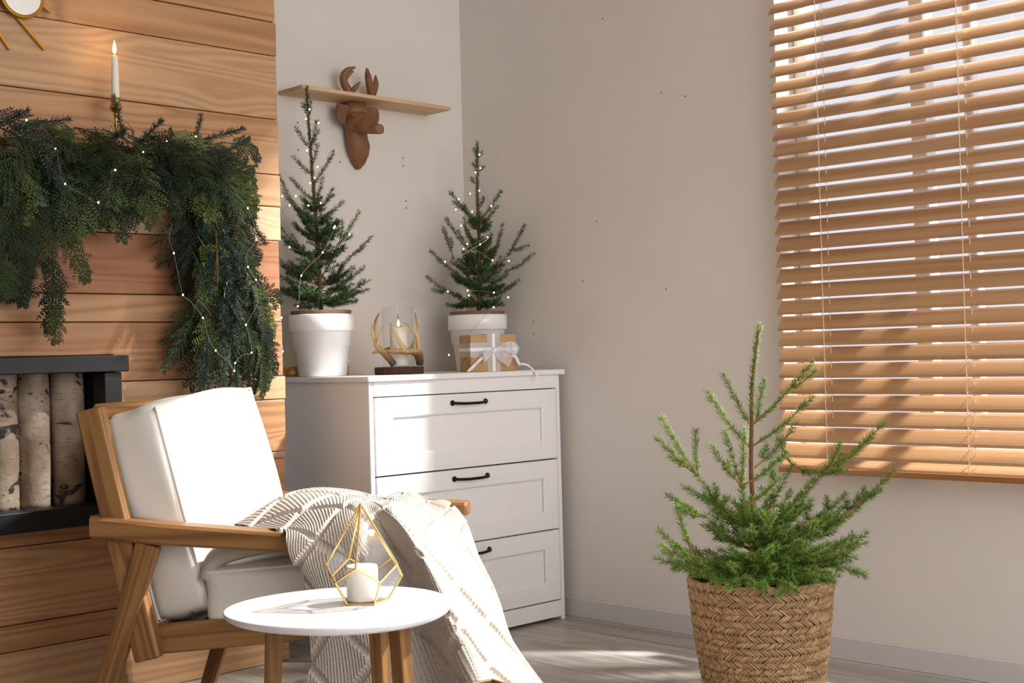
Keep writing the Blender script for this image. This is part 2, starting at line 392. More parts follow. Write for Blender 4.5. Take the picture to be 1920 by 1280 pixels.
# chimney breast clad in pine boards
breast = struct('wall_fireplace', join(box(XL, -1.09, -0.252, -0.001, 0.98, ZC), box(XL, -1.09, -0.252, -0.001, 0.0, 0.50), box(-1.68, -1.09, -0.252, -0.001, 0.50, 0.98), box(XL, -2.50, -0.252, -0.001, 0.50, 0.98)), M['dark_gap'])
zs = [0.0, 0.181, 0.2525, 0.463, 0.643, 0.664, 0.829, 0.903, 1.0745, 1.156, 1.333, 1.441, 1.543, 1.720, 1.923, 2.032, 2.2, 2.38, 2.5, ZC]
tones = [-0.2, 0.35, 0.0, 0.45, -0.3, 0.3, -0.55, 0.45, 0.05, 0.85, -0.75, 0.1, 0.05, -0.35, 0.15, 0.1, 0, 0.2, -0.1]
for i in range(len(zs) - 1):
    z0, z1 = zs[i] + 0.0012, zs[i + 1] - 0.0012
    xr = -1.062 + random.uniform(-0.006, 0.006); dpt = random.uniform(-0.002, 0.002)
    spans = [(-1.652 if 0.45 < zs[i] < 0.89 else -3.3, xr)]
    if spans[0][0] > -2 : spans.append((-3.3, -2.50))
    if i == 13: spans = [(-2.9, xr)]
    if 0.45 < zs[i] < 0.5:
        b = obj('board', box(-0.823, 0.823, -0.010, 0.010, -0.0205, 0.0205, 0.0028, 2), M['pine'], breast, T(-2.477, -0.2625, 0.4847)); b['tone'] = tones[i]
    for xa, xb in spans:
        h = z1 - z0; L = xb - xa
        if 0.89 < zs[i] < 0.95:   # the board over the firebox is notched for the opening
            b = obj('board', prism([(-3.3, 0.981), (-1.652, 0.981), (-1.652, z0), (xr, z0), (xr, z1), (-3.3, z1)], -0.2725, -0.2525, 0.0028, 2), M['pine'], breast); b['tone'] = tones[i]; continue
        b = obj('board', box(-L / 2, L / 2, -0.010, 0.010, -h / 2, h / 2, 0.0028, 2), M['pine'], breast, T((xa + xb) / 2, -0.2625 + dpt, (z0 + z1) / 2)); b['tone'] = tones[i]
# unseen board outside the window, added to shade the upper slats
struct('shade_board_1', box(0.58, 0.62, -4.2, -1.0, 2.31, 2.63, 0.006), M['frame_white'])

# ------------------------------------------------------------------ venetian blind
BY0, BY1 = -3.11, -1.468
blind = thing('venetian_blind', 'honey coloured wooden venetian blind hanging over the window', 'blind', (-0.05, (BY0 + BY1) / 2, 0.57))
def slat_mesh(L, w, th, n=6):
    V, F = [], []
    for s in (-1, 1):
        for k in range(n + 1):
            u = -1 + 2 * k / n; c = 0.0016 * (1 - u * u); e = th / 2 * math.sqrt(max(0.08, 1 - u ** 8))
            V += [(s * L / 2, u * w / 2, c + e), (s * L / 2, u * w / 2, c - e)]
    m = 2 * (n + 1)
    for k in range(n):
        a = 2 * k; F += [(a, a + 2, a + 2 + m, a + m), (a + 1, a + 1 + m, a + 3 + m, a + 3)]
    F += [(0, m, m + 1, 1), (2 * n, 2 * n + 1, 2 * n + 1 + m, 2 * n + m)]
    for s in (0, m): F.append(tuple([s + 2 * k for k in range(n + 1)] + [s + 2 * k + 1 for k in range(n, -1, -1)]))
    bm = bmesh.new(); vs = [bm.verts.new(v) for v in V]
    for f in F: bm.faces.new([vs[i] for i in f])
    bmesh.ops.recalc_face_normals(bm, faces=bm.faces); bm.verts.index_update()
    r = [v.co[:] for v in bm.verts], [tuple(v.index for v in f.verts) for f in bm.faces]; bm.free(); return r
BL = BY1 - BY0
V, F = slat_mesh(BL, 0.053, 0.0028); slat_me = mesh_of('slat', V, F, M['slat'])
slat_z = []
z = 0.600; k = 0
while z < 2.74:
    slat_z.append(z); z += 0.036 if k == 0 else 0.0487; k += 1
for k, z in enumerate(slat_z):
    tilt = math.radians((56 if z < 1.62 else 51.5) + random.uniform(-1.0, 1.0) - (16 if k == 0 else (3 if k == 1 else 0)) )
    m = Matrix.Translation((random.uniform(-.0008, .0008), random.uniform(-0.001, 0.001), z - 0.57)) @ Matrix.Rotation(PI / 2, 4, 'Z') @ Matrix.Rotation(-tilt, 4, 'X')
    put('slat', slat_me, blind, m)
m = Matrix.Translation((-0.006, 0, 0.009)) @ Matrix.Rotation(PI / 2, 4, 'Z')
obj('bottom_rail', box(-BL / 2, BL / 2, -0.026, 0.026, -0.009, 0.009, 0.004, 2), M['rail'], blind, m)
obj('head_rail', box(-0.03, 0.03, -BL / 2, BL / 2, 2.205, 2.245, 0.003), M['rail'], blind)
for cy in (-1.634, -2.083, -2.532, -2.981):
    y = cy - (BY0 + BY1) / 2; P_ = []
    for sx in (-0.0185, 0.019):
        P_.append(tube([(sx, y, 0.0), (sx, y, 2.205)], 0.0012, 4))
    for z in slat_z:
        P_.append(tube([(-0.0185, y, z - 0.57 - 0.0225), (0.019, y, z - 0.57 + 0.020)], 0.0007, 4, False))
    P_.append(tube([(-0.0195, y - 0.004, -0.012), (-0.020, y - 0.001, 0.002), (-0.0195, y, 0.03)], 0.0009, 4))
    obj('ladder_cord', join(*P_), M['cord'], blind)
    P_ = [tube([(0.0, y - 0.012, 0.01), (0.0, y - 0.012, 2.205)], 0.001, 4)]
    obj('lift_cord', join(*P_), M['plug'], blind)

# ------------------------------------------------------------------ fireplace
fp = thing('fireplace_surround', 'matte black boxy fireplace surround framing birch logs in the boarded wall', 'fireplace', (-2.075, -0.30, 0.506))
def fpbox(name, x0, x1, y0, y1, z0, z1, mat, b=0.003): obj(name, box(x0 + 2.075, x1 + 2.075, y0 + 0.30, y1 + 0.30, z0 - 0.506, z1 - 0.506, b, 2), M[mat], fp)
fpbox('top_beam', -2.50, -1.640, -0.338, -0.276, 0.932, 0.979, 'black')
fpbox('post', -1.708, -1.655, -0.322, -0.253, 0.563, 0.931, 'black')
fpbox('post', -2.495, -2.442, -0.322, -0.253, 0.563, 0.931, 'black')
fpbox('bottom_beam', -2.50, -1.650, -0.330, -0.255, 0.506, 0.562, 'black')
fpbox('back_panel', -2.48, -1.69, -0.06, -0.05, 0.51, 0.975, 'black_in', 0)
fpbox('side_panel', -1.700, -1.690, -0.252, -0.06, 0.51, 0.975, 'black_in', 0)
fpbox('side_panel', -2.480, -2.470, -0.252, -0.06, 0.51, 0.975, 'black_in', 0)
fpbox('hearth', -2.47, -1.70, -0.252, -0.06, 0.51, 0.556, 'black_in', 0)
fpbox('hood', -2.47, -1.70, -0.252, -0.06, 0.955, 0.975, 'black_in', 0)
def log(x, y, r, label, seed, lean=0.0):
    rr = random.Random(seed); prof = []; n = 28; V, F = [], []
    ph = [rr.uniform(0, 6) for _ in range(4)]; H = 0.393; rows = 26
    for i in range(rows + 1):
        z = H * i / rows
        for k in range(n):
            a = 2 * PI * k / n
            q = r * (1 + 0.025 * math.sin(2 * a + ph[0]) + 0.02 * math.sin(z * 17 + ph[1]) + 0.012 * math.sin(5 * a + z * 30 + ph[2]))
            V.append((q * math.cos(a) + lean * z, q * math.sin(a), z))
    for i in range(rows):
        for k in range(n): F.append((i * n + k, i * n + (k + 1) % n, (i + 1) * n + (k + 1) % n, (i + 1) * n + k))
    F += [tuple(range(n - 1, -1, -1)), tuple(range(rows * n, rows * n + n))]
    t = thing('birch_log', label, 'log', (x, y, 0.5565), rr.uniform(0, 6), 'birch logs in the fireplace')
    obj('bark', (V, F), M['birch'], t, smooth=True)
    P_ = []
    for q in range(3):
        a = rr.uniform(-2.5, 0.3) - t.rotation_euler.z; z = rr.uniform(0.05, 0.33); s = rr.uniform(0.008, 0.014)
        P_.append(sphere((r * math.cos(a) + lean * z, r * math.sin(a), z), s, 10, 6, (1, 1, 0.6)))
    obj('knot', (lambda J: ([(v[0], v[1], v[2]) for v in J[0]], J[1]))(join(*[([(c[0], c[1], c[2]) for c in p[0]], p[1]) for p in P_[:1]])), M['bark_slice'], t)
log(-1.757, -0.19, 0.0475, 'birch log nearest the right post of the black fireplace', 3)
log(-1.857, -0.18, 0.0470, 'birch log standing second from the right post of the fireplace', 5)
log(-1.958, -0.19, 0.0500, 'birch log with black peeling bark at its foot, leftmost of the visible logs', 8)

# mantel shelf hidden in the greenery
mt = thing('mantel_shelf', 'pine mantel shelf buried under the evergreen garland', 'shelf', (-1.90, -0.345, 1.505))
obj('shelf_board', box(-0.5, 0.40, -0.072, 0.072, 0.0, 0.022, 0.003), M['pine'], mt)

# ------------------------------------------------------------------ wall decor: sunburst mirror
sb = thing('sunburst_mirror', 'gold sunburst wall mirror with thin rays and small round mirror rings', 'mirror', (-2.269, -0.285, 2.254))
def ring(cx, cz, R, r): 
    return tube([(cx + R * math.cos(a * PI / 16), 0, cz + R * math.sin(a * PI / 16)) for a in range(33)], r, 8, False, 1.0)
def disc(cx, cz, R, y): return [(cx + R * math.cos(a * PI / 16), y, cz + R * math.sin(a * PI / 16)) for a in range(32)], [tuple(range(31, -1, -1))]
obj('center_mirror', disc(0, 0, 0.155, -0.004), M['mirror'], sb); obj('center_ring', ring(0, 0, 0.16, 0.009), M['ochre'], sb)
def ray(x0, z0, x1, z1, w=0.0085):
    beam('ray', (x0, 0.002, z0), (x1, 0.002, z1), w, w * 0.7, M['ochre'], sb, (0, 1, 0), 0.001, 1)
for (x0, z0, x1, z1) in [(0.398, -0.289, 0.442, -0.315), (0.349, -0.344, 0.423, -0.422), (0.26, -0.345, 0.323, -0.436)]:
    d = Vector((x1, z1)).normalized() * 0.165; ray(d.x, d.y, x1, z1)
for k in range(20):
    a = 2 * PI * k / 20 + 0.02
    if -1.1 < (a if a < PI else a - 2 * PI) < -0.5: continue
    L = 0.53 if k % 2 else 0.46; ray(0.165 * math.cos(a), 0.165 * math.sin(a), L * math.cos(a), L * math.sin(a))
for k, (cx, cz) in enumerate([(0.355, -0.285), (0.45, 0.05), (0.30, 0.34), (-0.10, 0.45), (-0.42, 0.15), (-0.40, -0.22), (-0.05, -0.45)]):
    rg = obj('ring', ring(cx, cz, 0.058, 0.0055), M['ochre'], sb, T(0, -0.010, 0))
    obj('mirror_glass', disc(cx, cz, 0.056, -0.002), M['mirror'], rg)

# ------------------------------------------------------------------ candlestick and taper on the mantel
cs = thing('candlestick', 'slim polished brass candlestick rising out of the garland', 'candlestick', (-1.676, -0.36, 1.5272))
obj('base', lathe([(0, 0), (0.038, 0), (0.038, 0.004), (0.030, 0.008), (0.010, 0.014), (0.005, 0.02)], 28), M['brass'], cs, smooth=True)
obj('stem', lathe([(0.005, 0.02), (0.0045, 0.10), (0.006, 0.104), (0.0045, 0.108), (0.0055, 0.128), (0.0085, 0.132), (0.0055, 0.136)], 16), M['brass'], cs, smooth=True)
obj('cup', lathe([(0.0055, 0.136), (0.012, 0.140), (0.0175, 0.149), (0.0175, 0.154), (0.0145, 0.160), (0.0125, 0.166), (0.0150, 0.171), (0.0150, 0.177), (0.0125, 0.177), (0.0125, 0.15), (0, 0.148)], 24), M['brass'], cs, smooth=True)
def flame(parent, z, h, r, power=0.22):
    obj('flame', lathe([(0, z), (r * 0.7, z + h * 0.12), (r, z + h * 0.32), (r * 0.75, z + h * 0.58), (r * 0.3, z + h * 0.83), (0, z + h)], 12), M['flame'], parent, smooth=True)
    ld = bpy.data.lights.new('flame_light', 'POINT'); ld.energy = power; ld.color = (1.0, 0.62, 0.28); ld.shadow_soft_size = 0.006
    lo = bpy.data.objects.new('flame_light', ld); COL.objects.link(lo); lo.parent = parent; lo.location = (0, 0, z + h * 0.9)
tp = thing('taper_candle', 'lit white taper candle standing in the brass candlestick', 'candle', (-1.676, -0.36, 1.676))
obj('wax', lathe([(0, 0), (0.0115, 0), (0.0110, 0.06), (0.0095, 0.145), (0.006, 0.150), (0, 0.149)], 20), M['wax'], tp, smooth=True)
obj('wick', tube([(0, 0, 0.149), (0.001, 0, 0.156)], 0.0008, 5), M['wick'], tp)
flame(tp, 0.153, 0.040, 0.0055)

# ------------------------------------------------------------------ wall shelf and carved deer
sh = thing('wall_shelf', 'pale wooden wall shelf above the dresser', 'shelf', (-0.53, -0.001, 1.865))
obj('shelf_board', prism([(-0.338, -0.143), (0.340, -0.143), (0.345, 0.0), (-0.333, 0.0)], 0.0, 0.013, 0.0015), M['shelf'], sh, Matrix(((1, 0, 0, 0), (0, 0, 1, 0), (0, 1, 0, 0), (0, 0, 0, 1))))
dr = thing('deer_head', 'carved brown wooden deer head with antlers mounted through the wall shelf', 'sculpture', (-0.54, -0.001, 1.634))
def loft(secs, n=14):
    """secs: (centre, a vector, b vector) ellipses"""
    V, F = [], []
    for c, a, b in secs:
        c, a, b = Vector(c), Vector(a), Vector(b)
        for k in range(n):
            w = 2 * PI * k / n; e = 0.8
            cw, sw = math.cos(w), math.sin(w)
            V.append(tuple(c + a * math.copysign(abs(cw) ** e, cw) + b * math.copysign(abs(sw) ** e, sw)))
    for i in range(len(secs) - 1):
        for k in range(n): F.append((i * n + k, i * n + (k + 1) % n, (i + 1) * n + (k + 1) % n, (i + 1) * n + k))
    F += [tuple(range(n - 1, -1, -1)), tuple(range((len(secs) - 1) * n, len(secs) * n))]
    return V, F
def S(x, y, z, a, b, ay=0.0, bz=0.0): return ((x + 0.54, y, z - 1.634), (a, ay, 0), (0, b, bz))
neck = loft([S(-0.531, -0.012, 1.634, 0.006, 0.011), S(-0.533, -0.018, 1.655, 0.026, 0.017), S(-0.538, -0.026, 1.685, 0.040, 0.025), S(-0.545, -0.034, 1.715, 0.044, 0.033),
             S(-0.552, -0.034, 1.742, 0.041, 0.033), S(-0.556, -0.036, 1.772, 0.040, 0.035), S(-0.560, -0.042, 1.800, 0.043, 0.040), S(-0.566, -0.044, 1.830, 0.046, 0.042), S(-0.567, -0.044, 1.8645, 0.040, 0.036)])
obj('neck', neck, M['carved'], dr, smooth=True)
def H(x, y, z, a, b, tilt=0.35): return ((x + 0.54, y, z - 1.634), (a, 0.0, 0), (0, b * tilt, b))
head = loft([H(-0.566, -0.030, 1.806, 0.046, 0.046, 0.1), H(-0.567, -0.060, 1.801, 0.045, 0.046, 0.15), H(-0.567, -0.085, 1.792, 0.040, 0.043, 0.2), H(-0.565, -0.105, 1.782, 0.033, 0.037, 0.2),
             H(-0.562, -0.125, 1.771, 0.026, 0.029, 0.2), H(-0.560, -0.143, 1.762, 0.021, 0.022, 0.2), H(-0.558, -0.160, 1.757, 0.0195, 0.019, 0.0), H(-0.557, -0.172, 1.755, 0.0185, 0.0175, 0.0), H(-0.557, -0.174, 1.755, 0.012, 0.012, 0.0)])
hd = obj('head', head, M['carved'], dr, smooth=True)
for sx in (-1, 1):
    obj('eye', sphere((-0.027 + sx * 0.037, -0.083, 0.176), 0.006, 10, 6), M['carved'], hd)
    obj('nostril', sphere((-0.016 + sx * 0.012, -0.169, 0.128), 0.0045, 8, 6), M['wick'], hd)
def ear(p0, p1, w, nrm):
    p0, p1, nrm = Vector(p0), Vector(p1), Vector(nrm).normalized(); ax = (p1 - p0); side = ax.cross(nrm).normalized()
    secs = []
    for i in range(9):
        t = i / 8; ww = w * max(0.08, math.sin(PI * (0.12 + 0.86 * t)) ** 0.8); secs.append((t, ww))
    V, F = [], []; n = 9
    for t, ww in secs:
        for k in range(n):
            u = -1 + 2 * k / (n - 1); dep = 0.010 * (u * u) * math.sin(PI * t)
            V.append(tuple(p0 + ax * t + side * (u * ww) + nrm * dep))
        for k in range(n - 1, -1, -1):
            u = -1 + 2 * k / (n - 1); dep = 0.010 * (u * u) * math.sin(PI * t) - 0.007
            V.append(tuple(p0 + ax * t + side * (u * ww) + nrm * dep))
    m = 2 * n
    for i in range(8):
        for k in range(m): F.append((i * m + k, i * m + (k + 1) % m, (i + 1) * m + (k + 1) % m, (i + 1) * m + k))
    F += [tuple(range(m - 1, -1, -1)), tuple(range(8 * m, 9 * m))]
    return V, F
O_ = Vector((0.54, 0.001, -1.634))
obj('ear', ear(Vector((-0.598, -0.05, 1.792)) + O_, Vector((-0.652, -0.06, 1.846)) + O_, 0.034, (0.15, -1, -0.3)), M['carved'], dr, smooth=True)
obj('ear', ear(Vector((-0.522, -0.05, 1.800)) + O_, Vector((-0.472, -0.06, 1.850)) + O_, 0.033, (-0.45, -1, -0.3)), M['carved'], dr, smooth=True)
def antler(name, polys, mat, parent, off):
    obj(name, join(*[tube([tuple(Vector(p[:3]) + off) for p in smooth_path([q[:3] for q in pl], 4)],
        [r for i in range(len(pl) - 1) for r in [pl[i][3] + (pl[i + 1][3] - pl[i][3]) * j / 4 for j in range(4)]] + [pl[-1][3]], 9) for pl in polys]), mat, parent, smooth=True)
antler('antler', [[(-0.590, -0.055, 1.8785, 0.016), (-0.600, -0.06, 1.895, 0.0155), (-0.622, -0.06, 1.927, 0.0145), (-0.632, -0.07, 1.950, 0.0125), (-0.620, -0.08, 1.970, 0.010), (-0.592, -0.09, 1.982, 0.002)],
                  [(-0.622, -0.065, 1.940, 0.010), (-0.610, -0.075, 1.960, 0.009), (-0.597, -0.085, 1.968, 0.002)],
                  [(-0.598, -0.06, 1.890, 0.012), (-0.588, -0.08, 1.912, 0.009), (-0.575, -0.092, 1.932, 0.002)]], M['carved'], dr, O_)
antler('antler', [[(-0.500, -0.055, 1.8785, 0.016), (-0.500, -0.06, 1.900, 0.0155), (-0.515, -0.07, 1.930, 0.014), (-0.529, -0.08, 1.957, 0.0125), (-0.542, -0.09, 1.984, 0.004)],
                  [(-0.495, -0.06, 1.900, 0.014), (-0.484, -0.06, 1.922, 0.013), (-0.474, -0.055, 1.942, 0.011), (-0.470, -0.05, 1.955, 0.009), (-0.469, -0.05, 1.976, 0.002)]], M['carved'], dr, O_)

# ------------------------------------------------------------------ dresser
ds = thing('dresser', 'white three drawer dresser with black handles in the corner', 'dresser', (-0.475, -0.2645, 0.0))
def db(name, x0, x1, y0, y1, z0, z1, b=0.002, par=None, mat='white'): return obj(name, box(x0 + 0.475, x1 + 0.475, y0 + 0.2645, y1 + 0.2645, z0, z1, b), M[mat], par or ds)
db('top', -0.925, -0.019, -0.530, -0.004, 0.876, 0.895, 0.003)
db('side_panel', -0.913, -0.895, -0.516, -0.006, 0.0, 0.876); db('side_panel', -0.055, -0.037, -0.516, -0.006, 0.0, 0.876)
db('back_panel', -0.895, -0.055, -0.02, -0.006, 0.02, 0.87, 0)
db('top_rail', -0.895, -0.055, -0.518, -0.45, 0.829, 0.876, 0.001)
db('plinth', -0.895, -0.055, -0.514, -0.49, 0.012, 0.0695, 0.0015)
db('carcass', -0.895, -0.055, -0.490, -0.02, 0.02, 0.829, 0, mat='dark_gap')
for z0, z1 in ((0.5785, 0.8255), (0.3275, 0.5735), (0.0750, 0.3225)):
    x0, x1 = -0.8905, -0.0595
    d = db('drawer', x0, x1, -0.508, -0.492, z0, z1, 0)
    a, b = 0.069, 0.062
    def fb(nm, xa, xb, za, zb): return box(xa + 0.475, xb + 0.475, -0.518 + 0.2645, -0.508 + 0.2645, za, zb, 0.0015)
    obj('drawer_frame', join(fb('', x0, x0 + a, z0, z1), fb('', x1 - a, x1, z0, z1), fb('', x0 + a, x1 - a, z1 - b, z1), fb('', x0 + a, x1 - a, z0, z0 + b)), M['white'], d)
    # moulded bead round the panel
    px0, px1, pz0, pz1 = x0 + a + 0.475, x1 - a + 0.475, z0 + b, z1 - b; yy = -0.513 + 0.2645
    bead = []
    for (q0, q1) in (((px0, pz0), (px1, pz0)), ((px1, pz0), (px1, pz1)), ((px1, pz1), (px0, pz1)), ((px0, pz1), (px0, pz0))):
        bead.append(tube([(q0[0], yy, q0[1]), (q1[0], yy, q1[1])], 0.0045, 6))
    obj('panel_bead', join(*bead), M['white'], d)
    hz = z1 - 0.0295; hx = -0.486 + 0.475; y0 = -0.518 + 0.2645
    hp = []
    for s in (-1, 1):
        hp.append(lathe([(0.0095, 0), (0.0095, 0.003), (0.007, 0.006), (0, 0.006)], 16))
        hp[-1] = ([(v[0] + hx + s * 0.076, y0 - v[2], v[1] + hz) for v in hp[-1][0]], hp[-1][1])
    hp.append(tube(smooth_path([(hx - 0.077, y0 - 0.004, hz), (hx - 0.068, y0 - 0.015, hz - 0.001), (hx - 0.03, y0 - 0.023, hz - 0.003), (hx, y0 - 0.024, hz - 0.003), (hx + 0.03, y0 - 0.023, hz - 0.003), (hx + 0.068, y0 - 0.015, hz - 0.001), (hx + 0.077, y0 - 0.004, hz)], 5), 0.0048, 8))
    obj('handle', join(*hp), M['handle'], d, smooth=True)

# ------------------------------------------------------------------ conifers
def needles(paths, dens, ln, width, seed, up=0.15, spread=(0.75, 1.15), tipbunch=8):
    """thin three-sided needles all round the twigs; paths: lists of Vectors"""
    r = np.random.RandomState(seed); V = []; F = []
    base, dirs, lens = [], [], []
    for pts in paths:
        A = np.array([tuple(p) for p in pts]); seg = np.linalg.norm(np.diff(A, axis=0), axis=1); cum = np.concatenate([[0], np.cumsum(seg)]); L = cum[-1]
        n = max(3, int(L * dens)); s = np.sort(r.rand(n)) * L
        i = np.clip(np.searchsorted(cum, s) - 1, 0, len(seg) - 1); f = (s - cum[i]) / np.maximum(seg[i], 1e-9)
        p = A[i] + (A[i + 1] - A[i]) * f[:, None]; t = (A[i + 1] - A[i]) / np.maximum(seg[i], 1e-9)[:, None]
        if tipbunch:
            p = np.vstack([p, np.repeat(A[-1:], tipbunch, 0)]); t = np.vstack([t, np.repeat((A[-1:] - A[-2:-1]) / max(seg[-1], 1e-9), tipbunch, 0)]); s = np.concatenate([s, np.full(tipbunch, L)])
        n = len(p); rd = r.normal(size=(n, 3)); rd -= t * np.sum(rd * t, 1)[:, None]; rd /= np.linalg.norm(rd, axis=1)[:, None]
        ang = r.uniform(spread[0], spread[1], n); ang[s >= L * 0.999] *= 0.55
        d = t * np.cos(ang)[:, None] + rd * np.sin(ang)[:, None]; d[:, 2] += up; d /= np.linalg.norm(d, axis=1)[:, None]
        base.append(p); dirs.append(d); lens.append(ln * r.uniform(0.7, 1.15, n))
    p = np.vstack(base); d = np.vstack(dirs); L = np.concatenate(lens); n = len(p)
    a = np.cross(d, r.normal(size=(n, 3))); a /= np.linalg.norm(a, axis=1)[:, None]; b = np.cross(d, a); w = width / 2
    mid = p + d * (L * 0.45)[:, None]
    vs = np.stack([p, mid + a * w, mid - a * 0.5 * w + b * 0.87 * w, mid - a * 0.5 * w - b * 0.87 * w, p + d * L[:, None]], 1).reshape(-1, 3)
    k = np.arange(n)[:, None] * 5
    fs = np.concatenate([k + np.array([[0, 2, 1]]), k + np.array([[0, 3, 2]]), k + np.array([[0, 1, 3]]), k + np.array([[4, 1, 2]]), k + np.array([[4, 2, 3]]), k + np.array([[4, 3, 1]])], 0)
    return vs, fs
def fast_mesh(name, vs, fs, mat, smooth=False):
    me = bpy.data.meshes.new(name); n, m = len(vs), len(fs); w = fs.shape[1]
    me.vertices.add(n); me.vertices.foreach_set('co', np.asarray(vs, np.float32).ravel())
    me.loops.add(m * w); me.loops.foreach_set('vertex_index', np.asarray(fs, np.int32).ravel())
    me.polygons.add(m); me.polygons.foreach_set('loop_start', np.arange(0, m * w, w, dtype=np.int32)); me.polygons.foreach_set('loop_total', np.full(m, w, np.int32))
    if smooth: me.polygons.foreach_set('use_smooth', np.ones(m, bool))
    me.materials.append(mat); me.update(calc_edges=True); me.validate(); return me
def conifer(root, K, origin, trunk, branches, fill, dens, ln, width, nmat, seed, tr=(0.008, 0.003), br=0.0028, leader=0.25):
    """branches: (base right, base up, tip right, tip up, base depth, tip depth, side twigs) with right and up in image pixels, scaled by K to metres from the trunk foot"""
    rr = random.Random(seed); ox, oy = origin
    def L(x, y, d): return Vector(((x - ox) * K, d, (oy - y) * K))
    tp_ = smooth_path([L(x, y, 0) for x, y in trunk], 4)
    n = len(tp_)
    tk = obj('trunk', tube(tp_, [tr[0] + (tr[1] - tr[0]) * i / (n - 1) for i in range(n)], 8), M['bark'], root, smooth=True)
    lead = tp_[int(n * (1 - leader)):]
    vs, fs = needles([lead], dens, ln, width, seed, 0.25); o = put('needles', fast_mesh('needles', vs, fs, nmat), tk, None, 'stuff')
    jobs = []
    for (bx, by, tx, ty, bd, td, tw) in branches:
        b, t = L(bx, by, bd), L(tx, ty, td); d = t - b; mid = b + d * 0.5 + Vector((0, 0, -0.07 * math.hypot(d.x, d.y)))
        jobs.append((smooth_path([b, mid, t], 4), tw))
    for (y0, y1, cnt, len0, len1, rise0, rise1) in fill:
        for q in range(cnt):
            f = rr.random(); y = y0 + (y1 - y0) * f; az = q * 2.4 + rr.uniform(-.4, .4)
            zt = (oy - y) * K; j_ = max(0, min(n - 2, sum(1 for p in tp_ if p.z < zt) - 1)); g_ = (zt - tp_[j_].z) / max(1e-6, tp_[j_ + 1].z - tp_[j_].z); tpos = tp_[j_].lerp(tp_[j_ + 1], max(0, min(1, g_)))
            ln_ = (len0 + (len1 - len0) * f) * K * rr.uniform(0.75, 1.1); e = rise0 + (rise1 - rise0) * f + rr.uniform(-.15, .15)
            d = Vector((math.cos(az) * math.cos(e), math.sin(az) * math.cos(e), math.sin(e))) * ln_
            b = Vector(tpos); jobs.append((smooth_path([b, b + d * 0.5 + Vector((0, 0, -0.06 * ln_)), b + d], 4), 4))
    for bi, (path, tw) in enumerate(jobs):
        m = len(path); blen = sum((path[i + 1] - path[i]).length for i in range(m - 1))
        geo = [tube(path, [br * min(1.0, blen / 0.15 + .3) * (1 - 0.75 * i / (m - 1)) for i in range(m)], 5)]; twp = []
        for q in range(tw):
            f = 0.22 + 0.62 * (q + rr.random() * 0.6) / max(1, tw); i = min(m - 2, int(f * (m - 1))); p = path[i]; t = (path[i + 1] - p).normalized()
            s = 1 if q % 2 else -1; side = t.cross(Vector((0, 0, 1)))
            side = side.normalized() if side.length > 0.05 else Vector((1, 0, 0))
            side = (side * s + Vector((0, 0, rr.uniform(-.25, .35)))).normalized()
            l2 = blen * (0.52 - 0.36 * f) * rr.uniform(0.75, 1.15); e = p + (t * 0.72 + side * 0.70) * l2
            pp = [p, p + (t * 0.55 + side * 0.8) * l2 * 0.5, e]; twp.append(pp); geo.append(tube(pp, [br * .5, br * .4, br * .25], 4))
        o = obj('branch', join(*geo), M['twig'] if seed % 2 else M['bark'], root)
        st = int(m * (0.25 if tw else 0.12))
        vs, fs = needles([path[st:]] + twp, dens, ln, width, seed * 100 + bi, 0.12)
        put('needles', fast_mesh('needles', vs, fs, nmat), o, None, 'stuff')

# big spruce in the basket
bt = thing('spruce_tree', 'bright green bare-topped spruce tree growing out of the woven basket', 'tree', (-0.606, -1.745, 0.26), -PI / 4)
obj('nursery_pot', lathe([(0.10, -0.235), (0.12, -0.02), (0.125, -0.02), (0.125, -0.01), (0.118, -0.01), (0.115, -0.03), (0, -0.03)], 28), M['nursery'], bt, smooth=True)
obj('soil', lathe([(0, -0.022), (0.06, -0.021), (0.115, -0.026)], 24), M['soil'], bt)
K = 0.001417
B = []
def br(*a): B.append(a)
br(1408, 802, 1518, 687, 0, -.03, 0); br(1478, 735, 1522, 703, -.02, -.05, 0); br(1409, 840, 1515, 752, 0, -.04, 0); br(1407, 802, 1357, 708, 0, -.02, 0); br(1406, 845, 1331, 740, 0, .03, 0)
br(1412, 880, 1500, 805, 0, .06, 1); br(1416, 796, 1437, 722, 0, .03, 0)
br(1392, 1010, 1372, 905, 0, -.13, 2); br(1372, 905, 1376, 805, -.13, -.15, 0); br(1372, 905, 1340, 808, -.13, -.16, 0); br(1372, 905, 1313, 830, -.13, -.18, 1); br(1372, 905, 1445, 847, -.13, -.17, 1); br(1380, 940, 1434, 890, -.13, -.17, 1)
br(1395, 1005, 1298, 888, 0, -.06, 3); br(1298, 888, 1233, 782, -.06, -.09, 0); br(1298, 888, 1230, 820, -.06, -.04, 1); br(1298, 888, 1301, 812, -.06, -.02, 0)
br(1405, 1015, 1535, 888, 0, -.05, 3); br(1535, 888, 1637, 803, -.05, -.09, 0); br(1535, 888, 1626, 831, -.05, -.03, 1); br(1535, 888, 1556, 836, -.05, -.10, 0)
br(1410, 1010, 1565, 970, 0, -.06, 4); br(1565, 970, 1652, 887, -.06, -.10, 2); br(1565, 970, 1612, 925, -.06, -.02, 2); br(1480, 985, 1590, 940, -.05, .05, 3)
br(1418, 975, 1487, 880, 0, .03, 0); br(1487, 880, 1465, 832, .03, .05, 0); br(1487, 880, 1600, 898, .03, .10, 3); br(1445, 965, 1452, 895, 0, .05, 1)
br(1400, 1075, 1280, 1035, 0, -.10, 5); br(1280, 1035, 1222, 982, -.10, -.12, 1); br(1280, 1035, 1220, 1006, -.10, -.16, 2); br(1282, 1030, 1256, 948, -.10, -.10, 1)
